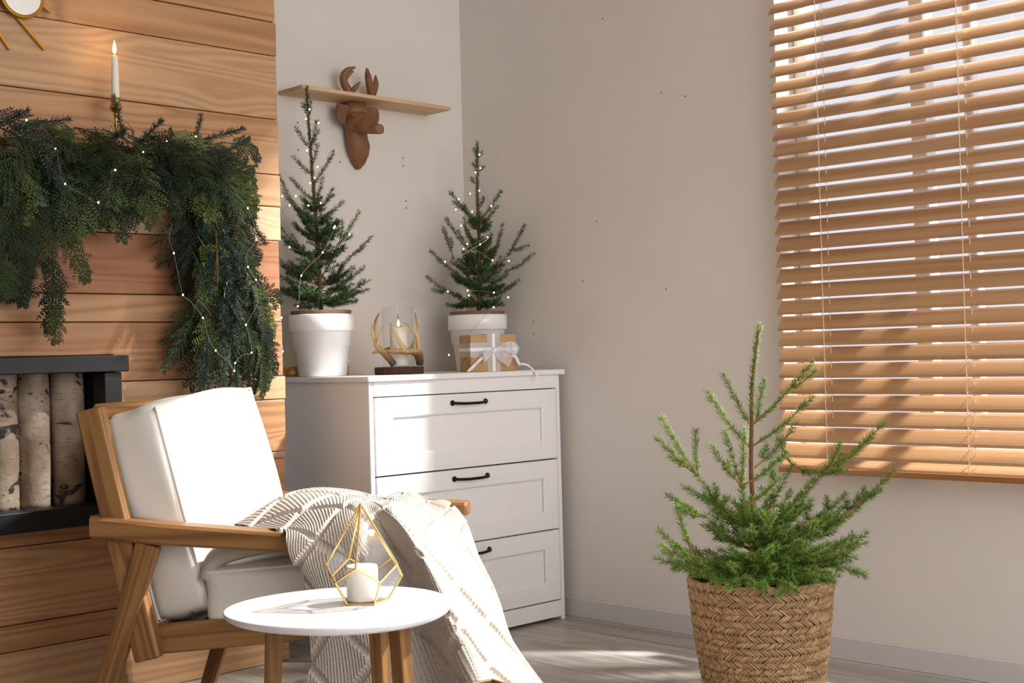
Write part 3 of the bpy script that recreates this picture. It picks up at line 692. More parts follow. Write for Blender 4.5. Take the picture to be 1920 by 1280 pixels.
br(1400, 1035, 1312, 965, 0, -.06, 3); br(1312, 965, 1245, 925, -.06, -.05, 2); br(1312, 965, 1256, 945, -.06, -.11, 1); br(1370, 960, 1282, 915, -.04, .02, 2)
br(1405, 1060, 1560, 1040, 0, -.10, 5); br(1540, 1050, 1608, 1080, -.08, -.02, 2); br(1530, 1040, 1612, 1008, -.08, -.02, 3); br(1405, 1040, 1580, 1000, 0, .09, 4)
br(1405, 1030, 1395, 1082, 0, -.25, 6); br(1405, 1030, 1450, 1085, 0, -.24, 6); br(1405, 1035, 1330, 1078, 0, -.22, 6); br(1405, 1035, 1515, 1070, 0, -.23, 6); br(1405, 1035, 1300, 1060, 0, -.12, 6); br(1405, 1045, 1545, 1075, 0, -.10, 6); br(1400, 1050, 1405, 1010, 0, -.24, 4); br(1400, 1040, 1460, 1000, 0, -.22, 4); br(1400, 1040, 1340, 1010, 0, -.2, 4)
br(1400, 1020, 1420, 950, 0, -.2, 4); br(1405, 1010, 1478, 920, 0, -.14, 4); br(1405, 1040, 1520, 960, 0, -.18, 4); br(1395, 1020, 1350, 950, 0, .12, 4); br(1410, 1020, 1500, 940, 0, .16, 4)
br(1405, 1050, 1592, 960, 0, -.05, 5); br(1405, 1055, 1606, 1040, 0, .06, 5); br(1405, 1045, 1570, 1010, 0, -.16, 6); br(1405, 1050, 1262, 1060, 0, .05, 5); br(1405, 1040, 1500, 1010, 0, -.22, 6)
conifer(bt, K, (1410, 1145), [(1410, 1160), (1404, 1090), (1411, 1000), (1405, 900), (1409, 790), (1412, 720), (1427, 617)], B,
        [(985, 1080, 24, 100, 175, 0.55, 0.12)], 1500, 0.0195, 0.0017, M['needle_big'], 11, (0.009, 0.0032), 0.0030, 0.36)

def potted(label, x, y, seed, group):
    t = thing('potted_spruce', label, 'tree', (x, y, 0.8955), -PI / 4, group)
    obj('pot', lathe([(0, 0), (0.076, 0), (0.080, 0.004), (0.0975, 0.150), (0.1065, 0.150), (0.109, 0.153), (0.1095, 0.203), (0.107, 0.206), (0.103, 0.203), (0.098, 0.1), (0, 0.09)], 48), M['pot'], t, smooth=True)
    obj('inner_pot', lathe([(0.09, 0.12), (0.0985, 0.205), (0.1015, 0.217), (0.0990, 0.219), (0.095, 0.217), (0.093, 0.19)], 40), M['clay'], t, smooth=True)
    obj('soil', lathe([(0, 0.208), (0.04, 0.212), (0.095, 0.205)], 24), M['soil'], t)
    return t
p1 = potted('tall slender spruce in a white pot at the left end of the dresser', -0.845, -0.190, 21, 'potted spruces on the dresser')
K1 = 0.001783; B = []
for a in [(597, 455, 526, 320, 0, -.04, 0), (593, 375, 549, 330, 0, .02, 0), (592, 412, 542, 362, 0, -.05, 2), (597, 370, 611, 335, 0, -.03, 0), (600, 392, 629, 357, 0, -.03, 1), (601, 408, 643, 377, 0, .02, 0),
          (600, 520, 640, 460, 0, -.05, 2), (640, 460, 679, 403, -.05, -.08, 1), (640, 462, 650, 420, -.05, -.09, 1), (601, 540, 655, 480, 0, .02, 3), (655, 480, 696, 446, .02, .0, 1), (601, 550, 683, 503, 0, -.04, 4), (601, 560, 690, 527, 0, -.02, 4),
          (598, 500, 527, 417, 0, -.06, 4), (595, 450, 571, 405, 0, -.03, 1), (600, 450, 620, 422, 0, -.04, 1), (600, 470, 622, 435, 0, .03, 1), (600, 535, 529, 485, 0, -.07, 4), (600, 550, 531, 517, 0, -.03, 4), (600, 565, 562, 572, 0, -.09, 4),
          (600, 560, 655, 552, 0, -.09, 4), (600, 560, 640, 570, 0, -.05, 4), (590, 345, 631, 287, 0, -.03, 0), (589, 325, 559, 294, 0, -.02, 0), (586, 275, 563, 238, 0, -.01, 0), (587, 268, 600, 225, 0, .01, 0), (588, 272, 603, 245, 0, -.02, 0), (589, 308, 602, 272, 0, -.02, 0), (584, 215, 590, 190, 0, -.01, 0), (584, 215, 576, 192, 0, .01, 0)]: B.append(a)
conifer(p1, K1, (600, 703), [(600, 592), (597, 455), (590, 330), (584, 200), (583, 162)], B, [(390, 575, 52, 36, 88, 0.85, 0.15)], 1500, 0.0165, 0.0015, M['needle_small'], 22, (0.0075, 0.002), 0.0022, 0.55)
p2 = potted('shorter bushier spruce in a white pot behind the wrapped gift', -0.149, -0.215, 31, 'potted spruces on the dresser')
K2 = 0.00197; B = []
for a in [(896, 420, 852, 366, 0, -.04, 1), (880, 400, 858, 385, -.02, -.06, 0), (904, 418, 944, 367, 0, -.03, 0), (904, 426, 937, 397, 0, -.06, 0), (900, 500, 865, 440, 0, -.05, 0), (878, 470, 844, 417, -.04, -.07, 0), (896, 540, 855, 490, 0, -.05, 1), (855, 490, 838, 434, -.05, -.07, 1), (897, 555, 858, 515, 0, -.07, 2), (858, 515, 815, 478, -.07, -.10, 0),
          (880, 450, 875, 415, -.03, -.02, 0), (904, 520, 935, 470, 0, -.06, 2), (935, 470, 947, 432, -.06, -.08, 0), (903, 535, 960, 478, 0, -.02, 2), (960, 478, 987, 432, -.02, -.04, 0), (960, 475, 991, 471, -.02, -.06, 0), (902, 555, 955, 515, 0, -.06, 3), (955, 515, 1001, 487, -.06, -.08, 0), (900, 572, 843, 550, 0, -.08, 3), (843, 550, 808, 525, -.08, -.11, 0), (843, 550, 818, 548, -.08, -.12, 1),
          (900, 565, 973, 534, 0, -.05, 3), (905, 490, 925, 450, 0, -.1, 1), (895, 470, 882, 440, 0, -.09, 0), (900, 575, 940, 575, 0, -.09, 3), (900, 575, 870, 572, 0, -.1, 3), (902, 300, 897, 285, 0, 0, 0), (902, 300, 910, 290, 0, 0, 0), (902, 325, 895, 312, 0, 0, 0), (902, 325, 912, 318, 0, 0, 0), (901, 350, 892, 340, 0, -.01, 0), (904, 395, 912, 378, 0, -.02, 0)]: B.append(a)
conifer(p2, K2, (895, 699), [(897, 592), (902, 480), (901, 380), (902, 320), (903, 272)], B, [(430, 578, 36, 30, 68, 0.85, 0.1)], 1500, 0.0165, 0.0016, M['needle_small'], 32, (0.0075, 0.0025), 0.0024, 0.9)

# ------------------------------------------------------------------ woven basket
bk = thing('woven_basket', 'tapered seagrass basket woven in herringbone bands holding the bright spruce', 'basket', (-0.6, -1.752, 0.0))
def brad(z): return 0.145 + 0.045 * min(1, z / 0.345) + 0.004 * math.sin(PI * min(1, z / .345))
HB = 0.345
obj('basket_wall', lathe([(0, 0.002), (0.142, 0.002)] + [(brad(HB * i / 12) - 0.006, HB * i / 12 + .002) for i in range(13)] + [(brad(HB) - 0.012, HB)] + [(brad(HB * i / 12) - 0.013, HB * i / 12 + .006) for i in range(12, -1, -1)] + [(0, 0.008)], 56), M['basket_in'], bk, smooth=True)
BANDS = 10; bh = HB / BANDS
V, F = [], []
def strand_mesh(L, w, th):
    s = []
    for i in range(5):
        u = -1 + 2 * i / 4; ww = w / 2 * (1 - 0.35 * abs(u) ** 3); dz = th * (1 - u * u) * 0.9
        s.append(((u * L / 2, 0, dz), (0, ww, 0), (0, 0, th * 0.5)))
    return loft(s, 6)
VF = strand_mesh(0.0315, 0.0078, 0.0055); s_me = mesh_of('strand', VF[0], VF[1], M['seagrass'])
VF2 = strand_mesh(0.033, 0.0068, 0.0060); s_me2 = mesh_of('strand', VF2[0], VF2[1], M['seagrass'])
cands = []
for b in range(BANDS):
    for half in (0, 1):
        z = (b + 0.27 + 0.5 * half) * bh; R = brad(z); n = int(2 * PI * R / 0.0103)
        for k in range(n):
            a = 2 * PI * (k + 0.5 * half + 0.37 * b) / n + random.uniform(-.006, .006)
            cands.append((a, z, R, 1 if half else -1))
facing = math.radians(-135)
def order(c):
    d = abs((c[0] - facing + PI) % (2 * PI) - PI); return (d > 0.75, -c[1] if d <= 0.75 else d)
cands.sort(key=order); rest = []
for i, (a, z, R, sgn) in enumerate(cands):
    ca, sa = math.cos(a), math.sin(a); ang = sgn * math.radians(37 + random.uniform(-5, 5))
    tx = Vector((-sa, ca, 0)); nz = Vector((ca, sa, 0.13)).normalized(); up = nz.cross(tx).normalized()
    x = tx * math.cos(ang) + up * math.sin(ang); y = nz.cross(x); r_ = R - 0.0035 + random.uniform(-.0008, .0018)
    m = Matrix(((x.x, y.x, nz.x, ca * r_), (x.y, y.y, nz.y, sa * r_), (x.z, y.z, nz.z, z + random.uniform(-.0012, .0012)), (0, 0, 0, 1)))
    if i < 295: put('strand', s_me if i % 3 else s_me2, bk, m)
    else: rest.append(m)
W0 = np.array([v + (1,) for v in VF[0]]); vs = np.concatenate([(W0 @ np.array(m).T)[:, :3] for m in rest])
k0 = len(VF[0]); Vr = [tuple(v) for v in vs]; Fr = [tuple(i + q * k0 for i in f) for q in range(len(rest)) for f in VF[1]]
obj('woven_strands', (Vr, Fr), M['seagrass'], bk, kind='stuff')
# a band of overlapping plait along the rim
V, F = tube([(brad(HB) * math.cos(2 * PI * i / 72) * 0.975, brad(HB) * math.sin(2 * PI * i / 72) * 0.975, HB - 0.001 + 0.0012 * math.sin(i * 1.9)) for i in range(73)], [0.006 + 0.001 * math.sin(i * 2.3) for i in range(73)], 7, False)
obj('rim', (V, F), M['seagrass'], bk, smooth=True)

# ------------------------------------------------------------------ small things on the dresser
hl = thing('antler_candle_holder', 'antler candle holder with a clear glass cylinder on a bark edged wood slice', 'candle holder', (-0.635, -0.335, 0.8955), -PI / 4)
def disc_slice(R, h, n=44):
    prof = [(R * 0.98, 0), (R, h * 0.2), (R * 1.005, h * 0.8), (R * 0.98, h)]
    V, F = lathe(prof, n, True); q = []
    for i, v in enumerate(V):
        a = math.atan2(v[1], v[0]); s = 1 + 0.015 * math.sin(3 * a + 1) + 0.010 * math.sin(17 * a) + 0.006 * math.sin(41 * a); q.append((v[0] * s, v[1] * s, v[2]))
    return q, F
obj('wood_slice', disc_slice(0.083, 0.025), M['bark_slice'], hl)
obj('glass_cylinder', lathe([(0.052, 0.027), (0.0545, 0.026), (0.0555, 0.03), (0.0555, 0.226), (0.0540, 0.2275), (0.0525, 0.226), (0.0525, 0.03)], 48), M['glass'], hl, smooth=True)
def apx(x, y, d): return ((x - 748) * 0.00176, d, 0.025 + (686 - y) * 0.00176)
def apoly(L): return [apx(x, y, d) + (r,) for x, y, d, r in L]
antler('antler', [apoly([(743, 682, -.078, .0115), (735, 671, -.08, .0115), (726, 661, -.075, .0112), (714, 650, -.055, .0108), (708, 640, -.045, .0098), (706, 622, -.03, .0085), (708, 598, -.02, .0065), (714, 582, -.012, .0015)]),
                  apoly([(706, 638, -.04, .007), (702, 618, -.05, .0055), (702, 602, -.055, .0012)]), apoly([(712, 645, -.05, .007), (715, 628, -.065, .005), (719, 618, -.07, .004), (725, 609, -.072, .001)]), apoly([(711, 655, -.06, .008), (702, 659, -.06, .002)])], M['antler'], hl, Vector((0, 0, 0)))
antler('antler', [apoly([(789, 683, -.02, .0125), (790, 672, -.025, .0120), (789, 661, -.035, .0115), (780, 658, -.055, .0110), (764, 657, -.072, .0100), (746, 656, -.08, .0085), (724, 657, -.07, .0050)]),
                  apoly([(764, 655, -.072, .0090), (756, 642, -.08, .0075), (747, 625, -.08, .0058), (741, 612, -.078, .0042), (737, 601, -.075, .0010)]),
                  apoly([(788, 660, -.035, .0095), (788, 640, -.03, .0085), (784, 625, -.03, .0072), (776, 614, -.045, .0055), (769, 606, -.06, .0040), (762, 602, -.068, .0010)]),
                  apoly([(786, 628, -.03, .0070), (785, 610, -.015, .0058), (782, 583, -.005, .0012)])], M['antler'], hl, Vector((0, 0, 0)))
antler('antler', [apoly([(786, 682, .04, .010), (780, 665, .055, .010), (765, 655, .072, .009), (745, 650, .078, .008), (722, 652, .066, .007), (714, 663, .06, .008)]), apoly([(752, 650, .076, .008), (749, 620, .072, .006), (745, 582, .068, .0012)]),
                  apoly([(768, 656, .07, .008), (776, 640, .065, .006), (779, 622, .06, .001)])], M['antler'], hl, Vector((0, 0, 0)))
pc = thing('pillar_candle', 'lit tall white pillar candle inside the glass cylinder with antlers', 'candle', (-0.632, -0.335, 0.9225))
obj('wax', lathe([(0, 0), (0.029, 0), (0.030, 0.003), (0.030, 0.128), (0.028, 0.132), (0.015, 0.129), (0, 0.128)], 32), M['wax'], pc, smooth=True)
obj('wick', tube([(0, 0, 0.128), (0.001, 0, 0.137)], 0.0009, 5), M['wick'], pc)
flame(pc, 0.134, 0.024, 0.005)

def giftbox(name, label, w, d, h, loc, rz, group, bow=True):
    t = thing(name, label, 'gift', loc, rz, group)
    obj('box', box(-w / 2, w / 2, -d / 2, d / 2, 0, h, 0.003, 2), M['kraft'], t)
    # folded end flaps: creases on the left and right ends
    fl = []
    for s in (-1, 1):
        x = s * (w / 2 + 0.0006)
        fl.append(tube([(x, -d / 2 + .003, h - .003), (x, -0.005, h * 0.52), (x, d / 2 - .003, h - .003)], 0.0008, 4)); fl.append(tube([(x, -d / 2 + .003, .003), (x, -0.005, h * 0.40), (x, d / 2 - .003, .003)], 0.0008, 4))
    obj('fold', join(*fl), M['clay'], t)
    def band(x0, x1, mat, e, nm): obj(nm, join(box(x0, x1, -d / 2 - e, d / 2 + e, h, h + e), box(x0, x1, -d / 2 - e, -d / 2, 0, h), box(x0, x1, d / 2, d / 2 + e, 0, h)), mat, t)
    def bandh(z0, z1, mat, e, nm): obj(nm, join(box(-w / 2 - e, w / 2 + e, -d / 2 - e, -d / 2, z0, z1), box(-w / 2 - e, w / 2 + e, d / 2, d / 2 + e, z0, z1), box(-w / 2 - e, -w / 2, -d / 2, d / 2, z0, z1), box(w / 2, w / 2 + e, -d / 2, d / 2, z0, z1)), mat, t)
    band(-0.024, 0.024, M['organza'], 0.0012, 'organza_ribbon'); bandh(h * .39, h * .78, M['organza'], 0.0012, 'organza_ribbon')
    band(-0.0055, 0.0055, M['satin'], 0.0022, 'ribbon'); bandh(h * 0.55, h * 0.64, M['satin'], 0.0022, 'ribbon')
    return t
def sheet(pts_a, pts_b, k=5, th=0.0):
    a, b = smooth_path(pts_a, k), smooth_path(pts_b, k); V, F = [], []; n = len(a); w = 4
    for i in range(n):
        for j in range(w + 1):
            q = j / w; p = a[i] * (1 - q) + b[i] * q; p.y -= 0.004 * math.sin(PI * q) * math.sin(i * 1.3); V.append(tuple(p))
    for i in range(n - 1):
        for j in range(w): F.append((i * (w + 1) + j, i * (w + 1) + j + 1, (i + 1) * (w + 1) + j + 1, (i + 1) * (w + 1) + j))
    return V, F
gw, gd, gh = 0.170, 0.115, 0.129
g = giftbox('gift_box', 'kraft paper gift with a sheer white organza bow at the front of the dresser', gw, gd, gh, (-0.277, -0.398, 0.8955), math.radians(-23), 'kraft paper gifts', True)
bw = bpy.data.objects.new('bow', None); COL.objects.link(bw); bw.parent = g
f_ = -gd / 2 - 0.004
def bs(nm, a, b, mat='organza'): obj(nm, sheet(a, b), M[mat], bw, smooth=True)
# the loops and tails spread from the knot on the front face (x right, y towards the room, z up)
kx, kz = 0.0, 0.072
bs('loop', [(kx, f_, kz + .006), (kx - .025, f_ - .022, kz + .010), (kx - .045, f_ - .026, kz + .000), (kx - .050, f_ - .020, kz - .008), (kx - .030, f_ - .012, kz - .006), (kx, f_ - .003, kz)], [(kx, f_, kz - .004), (kx - .025, f_ - .022, kz - .018), (kx - .040, f_ - .026, kz - .036), (kx - .046, f_ - .020, kz - .042), (kx - .022, f_ - .012, kz - .024), (kx, f_ - .003, kz - .006)])
bs('loop', [(kx, f_, kz + .006), (kx + .035, f_ - .020, kz + .026), (kx + .055, f_ - .030, kz + .030), (kx + .082, f_ - .030, kz + .012), (kx + .080, f_ - .018, kz - .002), (kx, f_ - .003, kz)], [(kx, f_, kz - .004), (kx + .030, f_ - .020, kz - .004), (kx + .052, f_ - .030, kz - .010), (kx + .072, f_ - .030, kz - .012), (kx + .070, f_ - .018, kz - .014), (kx, f_ - .003, kz - .006)])
bs('tail', [(kx, f_, kz), (kx + .030, f_ - .012, kz - .006), (kx + .058, f_ - .016, kz - .016), (kx + .066, f_ - .016, kz - .026)], [(kx, f_, kz - .006), (kx + .014, f_ - .012, kz - .034), (kx + .036, f_ - .016, kz - .050), (kx + .046, f_ - .016, kz - .060)])
bs('satin_tail', [(kx - .035, f_ - .018, kz - .010), (kx - .060, f_ - .016, kz - .026), (kx - .086, f_ - .010, kz - .050), (kx - .108, f_ - .012, kz - .0700)], [(kx - .033, f_ - .018, kz - .018), (kx - .056, f_ - .016, kz - .035), (kx - .080, f_ - .010, kz - .059), (kx - .096, f_ - .012, kz - .0712)], 'satin')
bs('satin_tail', [(kx + .062, f_ - .018, kz - .012), (kx + .078, f_ - .020, kz - .022), (kx + .088, f_ - .022, kz - .044), (kx + .094, f_ - .020, kz - .052)], [(kx + .056, f_ - .018, kz - .018), (kx + .070, f_ - .020, kz - .028), (kx + .080, f_ - .022, kz - .049), (kx + .086, f_ - .020, kz - .055)], 'satin')
bs('satin_tail', [(kx + .092, f_ - .016, kz - .046), (kx + .115, f_ - .012, kz - .048), (kx + .133, f_ - .015, kz - .060), (kx + .146, f_ - .036, kz - .082), (kx + .150, f_ - .042, kz - .104)], [(kx + .092, f_ - .018, kz - .053), (kx + .113, f_ - .015, kz - .055), (kx + .129, f_ - .018, kz - .066), (kx + .139, f_ - .037, kz - .086), (kx + .142, f_ - .042, kz - .106)], 'satin')
obj('knot', sphere((kx, f_ - .004, kz), 0.009, 10, 6, (1, .7, 1.1)), M['satin'], bw, smooth=True)
g2 = giftbox('gift_box', 'second kraft paper gift mostly hidden behind the left white pot', 0.10, 0.07, 0.085, (-0.70, -0.06, 0.8955), math.radians(-30), 'kraft paper gifts', False)
obj('ribbon_loop', tube(smooth_path([(0.01, 0, .087), (0.03, -.01, .105), (0.05, -.012, .118)], 4), 0.0015, 5), M['satin'], g2)
av = thing('amber_votive', 'small ribbed amber glass votive behind the left white pot', 'candle holder', (-0.893, -0.085, 0.8955))
vv, vf = lathe([(0, 0), (0.026, 0), (0.030, 0.006), (0.032, 0.035), (0.030, 0.035), (0.027, 0.008), (0, 0.006)], 40)
obj('glass_cup', ([(x * (1 + .04 * math.cos(10 * math.atan2(y, x))), y * (1 + .04 * math.cos(10 * math.atan2(y, x))), z) for x, y, z in vv], vf), M['amber'], av, smooth=True)
obj('tealight', lathe([(0, 0.007), (0.018, 0.007), (0.018, 0.018), (0, 0.017)], 20), M['wax'], av, smooth=True)

# ------------------------------------------------------------------ evergreen garland
def frond(L, n, droop, seed, wide=0.30, curl=0.0):
    """cedar spray: flat fern of branchlets, each carrying pairs of folded scale leaves; runs along +X, face +Z"""
    rr = random.Random(seed); V, F = [], []
    def P(s, w):
        return Vector((s * (1 - droop * 0.12 * s / L), w, -droop * s * s / L + curl * w * w / L))
    def leaf(p, d, nrm, l, w):
        d = d.normalized(); sd = nrm.cross(d).normalized(); k = len(V)
        V.extend([tuple(p), tuple(p + d * l * .45 + sd * w), tuple(p + d * l), tuple(p + d * l * .45 - sd * w), tuple(p + d * l * .45 + nrm * w * .55)])
        F.extend([(k, k + 4, k + 1), (k + 1, k + 4, k + 2), (k + 2, k + 4, k + 3), (k + 3, k + 4, k), (k, k + 1, k + 2, k + 3)])
    Z = Vector((0, 0, 1))
    for i in range(n):
        f = (i + 0.6) / n; s = L * (0.10 + 0.88 * f); side = 1 if i % 2 else -1
        l = L * wide * (0.35 + 0.65 * math.sin(PI * (0.18 + 0.80 * f))) * rr.uniform(.8, 1.15) * (1.0 if f < .8 else .75)
        a = math.radians(rr.uniform(34, 50)); m = max(4, int(l / 0.0095))
        zb = rr.uniform(-.25, .25)
        for j in range(m):
            q = (j + .3) / m; u = q * l
            p = P(s + u * math.cos(a), side * u * math.sin(a)) + Z * (zb * u)
            d = Vector((math.cos(a), side * math.sin(a), -0.5 * droop + zb)); sd2 = Z.cross(d).normalized()
            sub = 0.0225 * (1 - 0.6 * q) * rr.uniform(.7, 1.2)
            for t in (-1, 1): leaf(p, d * 0.8 + sd2 * t * 0.62, Z, sub, 0.0036)
        leaf(P(s + l * math.cos(a), side * l * math.sin(a)) + Z * (zb * l), d, Z, 0.012, 0.0022)
    for j in range(int(L / 0.010)):
        s = j * 0.010; leaf(P(s, 0), Vector((1, 0, -2 * droop * s / L)), Z, 0.014, 0.0024)
    V2, F2 = tube([tuple(P(L * i / 8, 0) - Z * .001) for i in range(9)], [0.0016 * (1 - .7 * i / 8) for i in range(9)], 4)
    k = len(V); V += V2; F += [tuple(i + k for i in f) for f in F2]
    return V, F
fr_me = []
for q, (L, n, dr_, w) in enumerate([(0.20, 17, 0.25, .34), (0.24, 20, 0.5, .32), (0.17, 14, 0.1, .38), (0.28, 26, 0.35, .20), (0.21, 17, 0.7, .32)]):
    V, F = frond(L, n, dr_, 40 + q, w, random.uniform(-.6, .6)); fr_me.append(mesh_of('cedar_spray', V, F, M['cedar']))
fir_me = []
for q, (L, cv) in enumerate([(0.13, 0.25), (0.16, -0.2), (0.10, 0.4)]):
    pts = [Vector((L * i / 8, 0, cv * (L * i / 8) ** 2 / L)) for i in range(9)]
    vs, fs = needles([pts], 1500, 0.0225, 0.0019, 70 + q, 0.1, (0.65, 1.1), 16)
    V2, F2 = tube(pts, 0.0022, 5); k = len(vs); ff = []
    me = bpy.data.meshes.new('fir_twig'); me.from_pydata([tuple(v) for v in vs] + V2, [], [tuple(f) for f in fs.tolist()] + [tuple(i + k for i in f) for f in F2])
    me.materials.append(M['needle_fir']); me.update(); fir_me.append(me)
gar = thing('evergreen_garland', 'evergreen garland of cedar and fir draped over the fireplace and down its right side', 'garland', (-1.70, -0.30, 1.50))
G0 = Vector((-1.70, -0.30, 1.50))
def spray(me, name, p, d, nrm, s=1.0):
    d = Vector(d).normalized(); nrm = Vector(nrm); y = nrm.cross(d).normalized(); z = d.cross(y)
    p = Vector(p) - G0
    put(name, me, gar, Matrix(((d.x * s, y.x * s, z.x * s, p.x), (d.y * s, y.y * s, z.y * s, p.y), (d.z * s, y.z * s, z.z * s, p.z), (0, 0, 0, 1))))
U = random.uniform
stem_pts = [(-2.25, -.36, 1.53), (-2.0, -.37, 1.55), (-1.75, -.37, 1.555), (-1.50, -.37, 1.555), (-1.39, -.36, 1.50), (-1.375, -.36, 1.30), (-1.36, -.36, 1.05), (-1.35, -.36, 0.92)]
obj('core_stem', tube([tuple(Vector(p) - G0) for p in smooth_path(stem_pts, 5)], 0.012, 7), M['bark'], gar)
for q in range(112):    # along the mantel
    x = -2.22 + 0.80 * (q / 111) + U(-.03, .03); w = U(-1, 1)
    p = (x, -0.37 - 0.07 * math.cos(w) + U(-.02, .02), 1.55 + 0.065 * w)
    d = Vector((U(-.45, 1.0), -0.30 - .25 * U(0, 1), -0.75 + 0.70 * w + U(-.3, .2)))
    n = Vector((U(-.8, .5), -1, 0.5 + U(-.5, .6)))
    spray(fr_me[random.choice((0, 1, 2, 4))], 'cedar_spray', p, d, n, U(.65, .95))
for q in range(26):    # drooping ends under the mantel
    x = U(-2.22, -1.55); p = (x, -0.40 + U(-.03, .03), 1.50 + U(-.02, .02)); d = Vector((U(-.25, .4), -.15, -1)); n = Vector((U(-.5, .1), -1, 0.1))
    spray(fr_me[random.choice((0, 2, 3))], 'cedar_spray', p, d, n, U(.45, .72))
for q in range(84):    # the drop on the right
    f = q / 83; z = 1.56 - 0.50 * f + U(-.03, .03); x = -1.40 + 0.05 * f + U(-.085, .085); sd = U(-1, 1)
    d = Vector((0.50 * sd + .12, -0.22 + U(-.15, .1), -1 + 0.25 * abs(sd))); n = Vector((U(-.9, .7), -1, 0.25 + U(-.5, .5)))
    spray(fr_me[random.choice((0, 1, 3, 3, 4))], 'cedar_spray', (x, -0.36 + U(-.06, .03), z), d, n, U(.65, 1.0))
for p, d, s, k in [((-1.36, -.42, 1.60), (1, -.2, .05), .75, 4), ((-1.38, -.40, 1.57), (1, -.1, -.35), .85, 1), ((-1.36, -.42, 1.52), (.9, -.1, -.7), .8, 1), ((-1.33, -.40, 1.44), (.6, 0, -.9), .8, 3), ((-1.31, -.40, 1.36), (.75, 0, -.8), .7, 0),
                   ((-1.33, -.40, 1.30), (.6, 0, -1), .85, 3), ((-1.30, -.40, 1.20), (.8, .0, -.8), .85, 3), ((-1.29, -.41, 1.18), (1, -.05, -.25), .72, 0), ((-1.30, -.40, 1.12), (.75, 0, -1), .95, 3), ((-1.29, -.40, 1.10), (.55, 0, -1), .95, 3), ((-1.31, -.42, 1.07), (.35, 0, -1), .8, 3), ((-1.32, -.41, 1.12), (.95, 0, -.9), .6, 0)]:
    spray(fr_me[k], 'cedar_spray', p, d, (-.2, -1, .2), s * 1.08)
for p, d, s, k in [((-1.30, -.43, 1.22), (.62, 0, -.8), .9, 3), ((-1.27, -.42, 1.04), (.5, 0, -1), .8, 3), ((-1.30, -.43, 1.06), (.75, 0, -1), .75, 1), ((-1.25, -.42, 1.10), (.35, 0, -1), .8, 3), ((-1.33, -.43, 1.33), (.55, 0, -1), .9, 1)]:
    spray(fr_me[k], 'cedar_spray', p, d, (.3, -1, .2), s)
for p, d, s, k in [((-1.92, -.43, 1.42), (.05, 0, -1), .8, 3), ((-1.91, -.43, 1.27), (.02, 0, -1), .85, 3), ((-1.905, -.43, 1.20), (.06, 0, -1), .6, 0), ((-1.90, -.43, 1.12), (-.04, 0, -1), .55, 0), ((-1.90, -.43, 1.34), (.7, 0, -1), .75, 3), ((-2.0, -.43, 1.40), (.1, 0, -1), .9, 3), ((-2.02, -.43, 1.32), (.2, 0, -1), .8, 3), ((-1.98, -.43, 1.30), (-.1, 0, -1), .75, 1), ((-2.05, -.42, 1.38), (.1, 0, -1), .95, 3),
                   ((-1.76, -.42, 1.45), (.05, 0, -1), .6, 0), ((-2.04, -.44, 1.25), (.05, 0, -1), .6, 0), ((-1.96, -.43, 1.45), (.0, 0, -1), .9, 3)]:
    spray(fr_me[k], 'cedar_spray', p, d, (-.3, -1, .1), s)
for p, d, s in [((-1.70, -.44, 1.575), (-.15, .0, 1), .75), ((-1.66, -.43, 1.56), (.2, -.4, .3), .9), ((-1.47, -.42, 1.565), (.35, 0, 1), .75), ((-1.51, -.42, 1.575), (-.5, 0, .5), .6), ((-2.02, -.45, 1.56), (.5, -.3, -.6), 1.1), ((-1.99, -.45, 1.52), (.6, -.3, -.8), 1.1), ((-1.66, -.46, 1.52), (.6, -.3, -.5), 1.1), ((-1.62, -.46, 1.50), (.3, -.3, -1), 1.1), ((-1.38, -.42, 1.56), (.7, 0, .4), .8)]:
    spray(random.choice(fir_me), 'fir_twig', p, d, (-.3, -1, .2), s)
for q in range(34):
    if q < 20: p = (U(-2.15, -1.42), -0.43 + U(-.03, .03), 1.53 + U(-.07, .05)); d = (U(-.3, 1), -.45, U(-.8, .4))
    else: z = U(.97, 1.50); p = (-1.37 + U(-.10, .08), -0.42 + U(-.04, .03), z); d = (U(-.3, .5), -.3, -1)
    spray(random.choice(fir_me), 'fir_twig', p, d, (-.3, -1, .2), U(.8, 1.1))
for p, d in [((-1.44, -.44, 1.03), (-.15, -.1, -1)), ((-1.40, -.45, 1.03), (.0, -.1, -1)), ((-1.36, -.44, 1.02), (.1, -.1, -1)), ((-1.46, -.43, 1.00), (-.1, -.1, -1))]: spray(fir_me[1], 'fir_twig', p, d, (-.3, -1, .2), 1.05)
for q in range(22):  # bare woody ends
    p = Vector((U(-2.1, -1.3), -0.44, U(1.48, 1.60))) if q < 14 else Vector((U(-1.48, -1.3), -.44, U(1.1, 1.45)))
    d = Vector((U(-.2, 1), -.2, U(-1, .3) if q < 14 else -1)).normalized() * U(.06, .14)
    obj('twig', tube([tuple(p - G0), tuple(p - G0 + d * .5 + Vector((0, -.006, .004))), tuple(p - G0 + d)], [.0022, .0018, .0010], 5), M['bark'], gar)

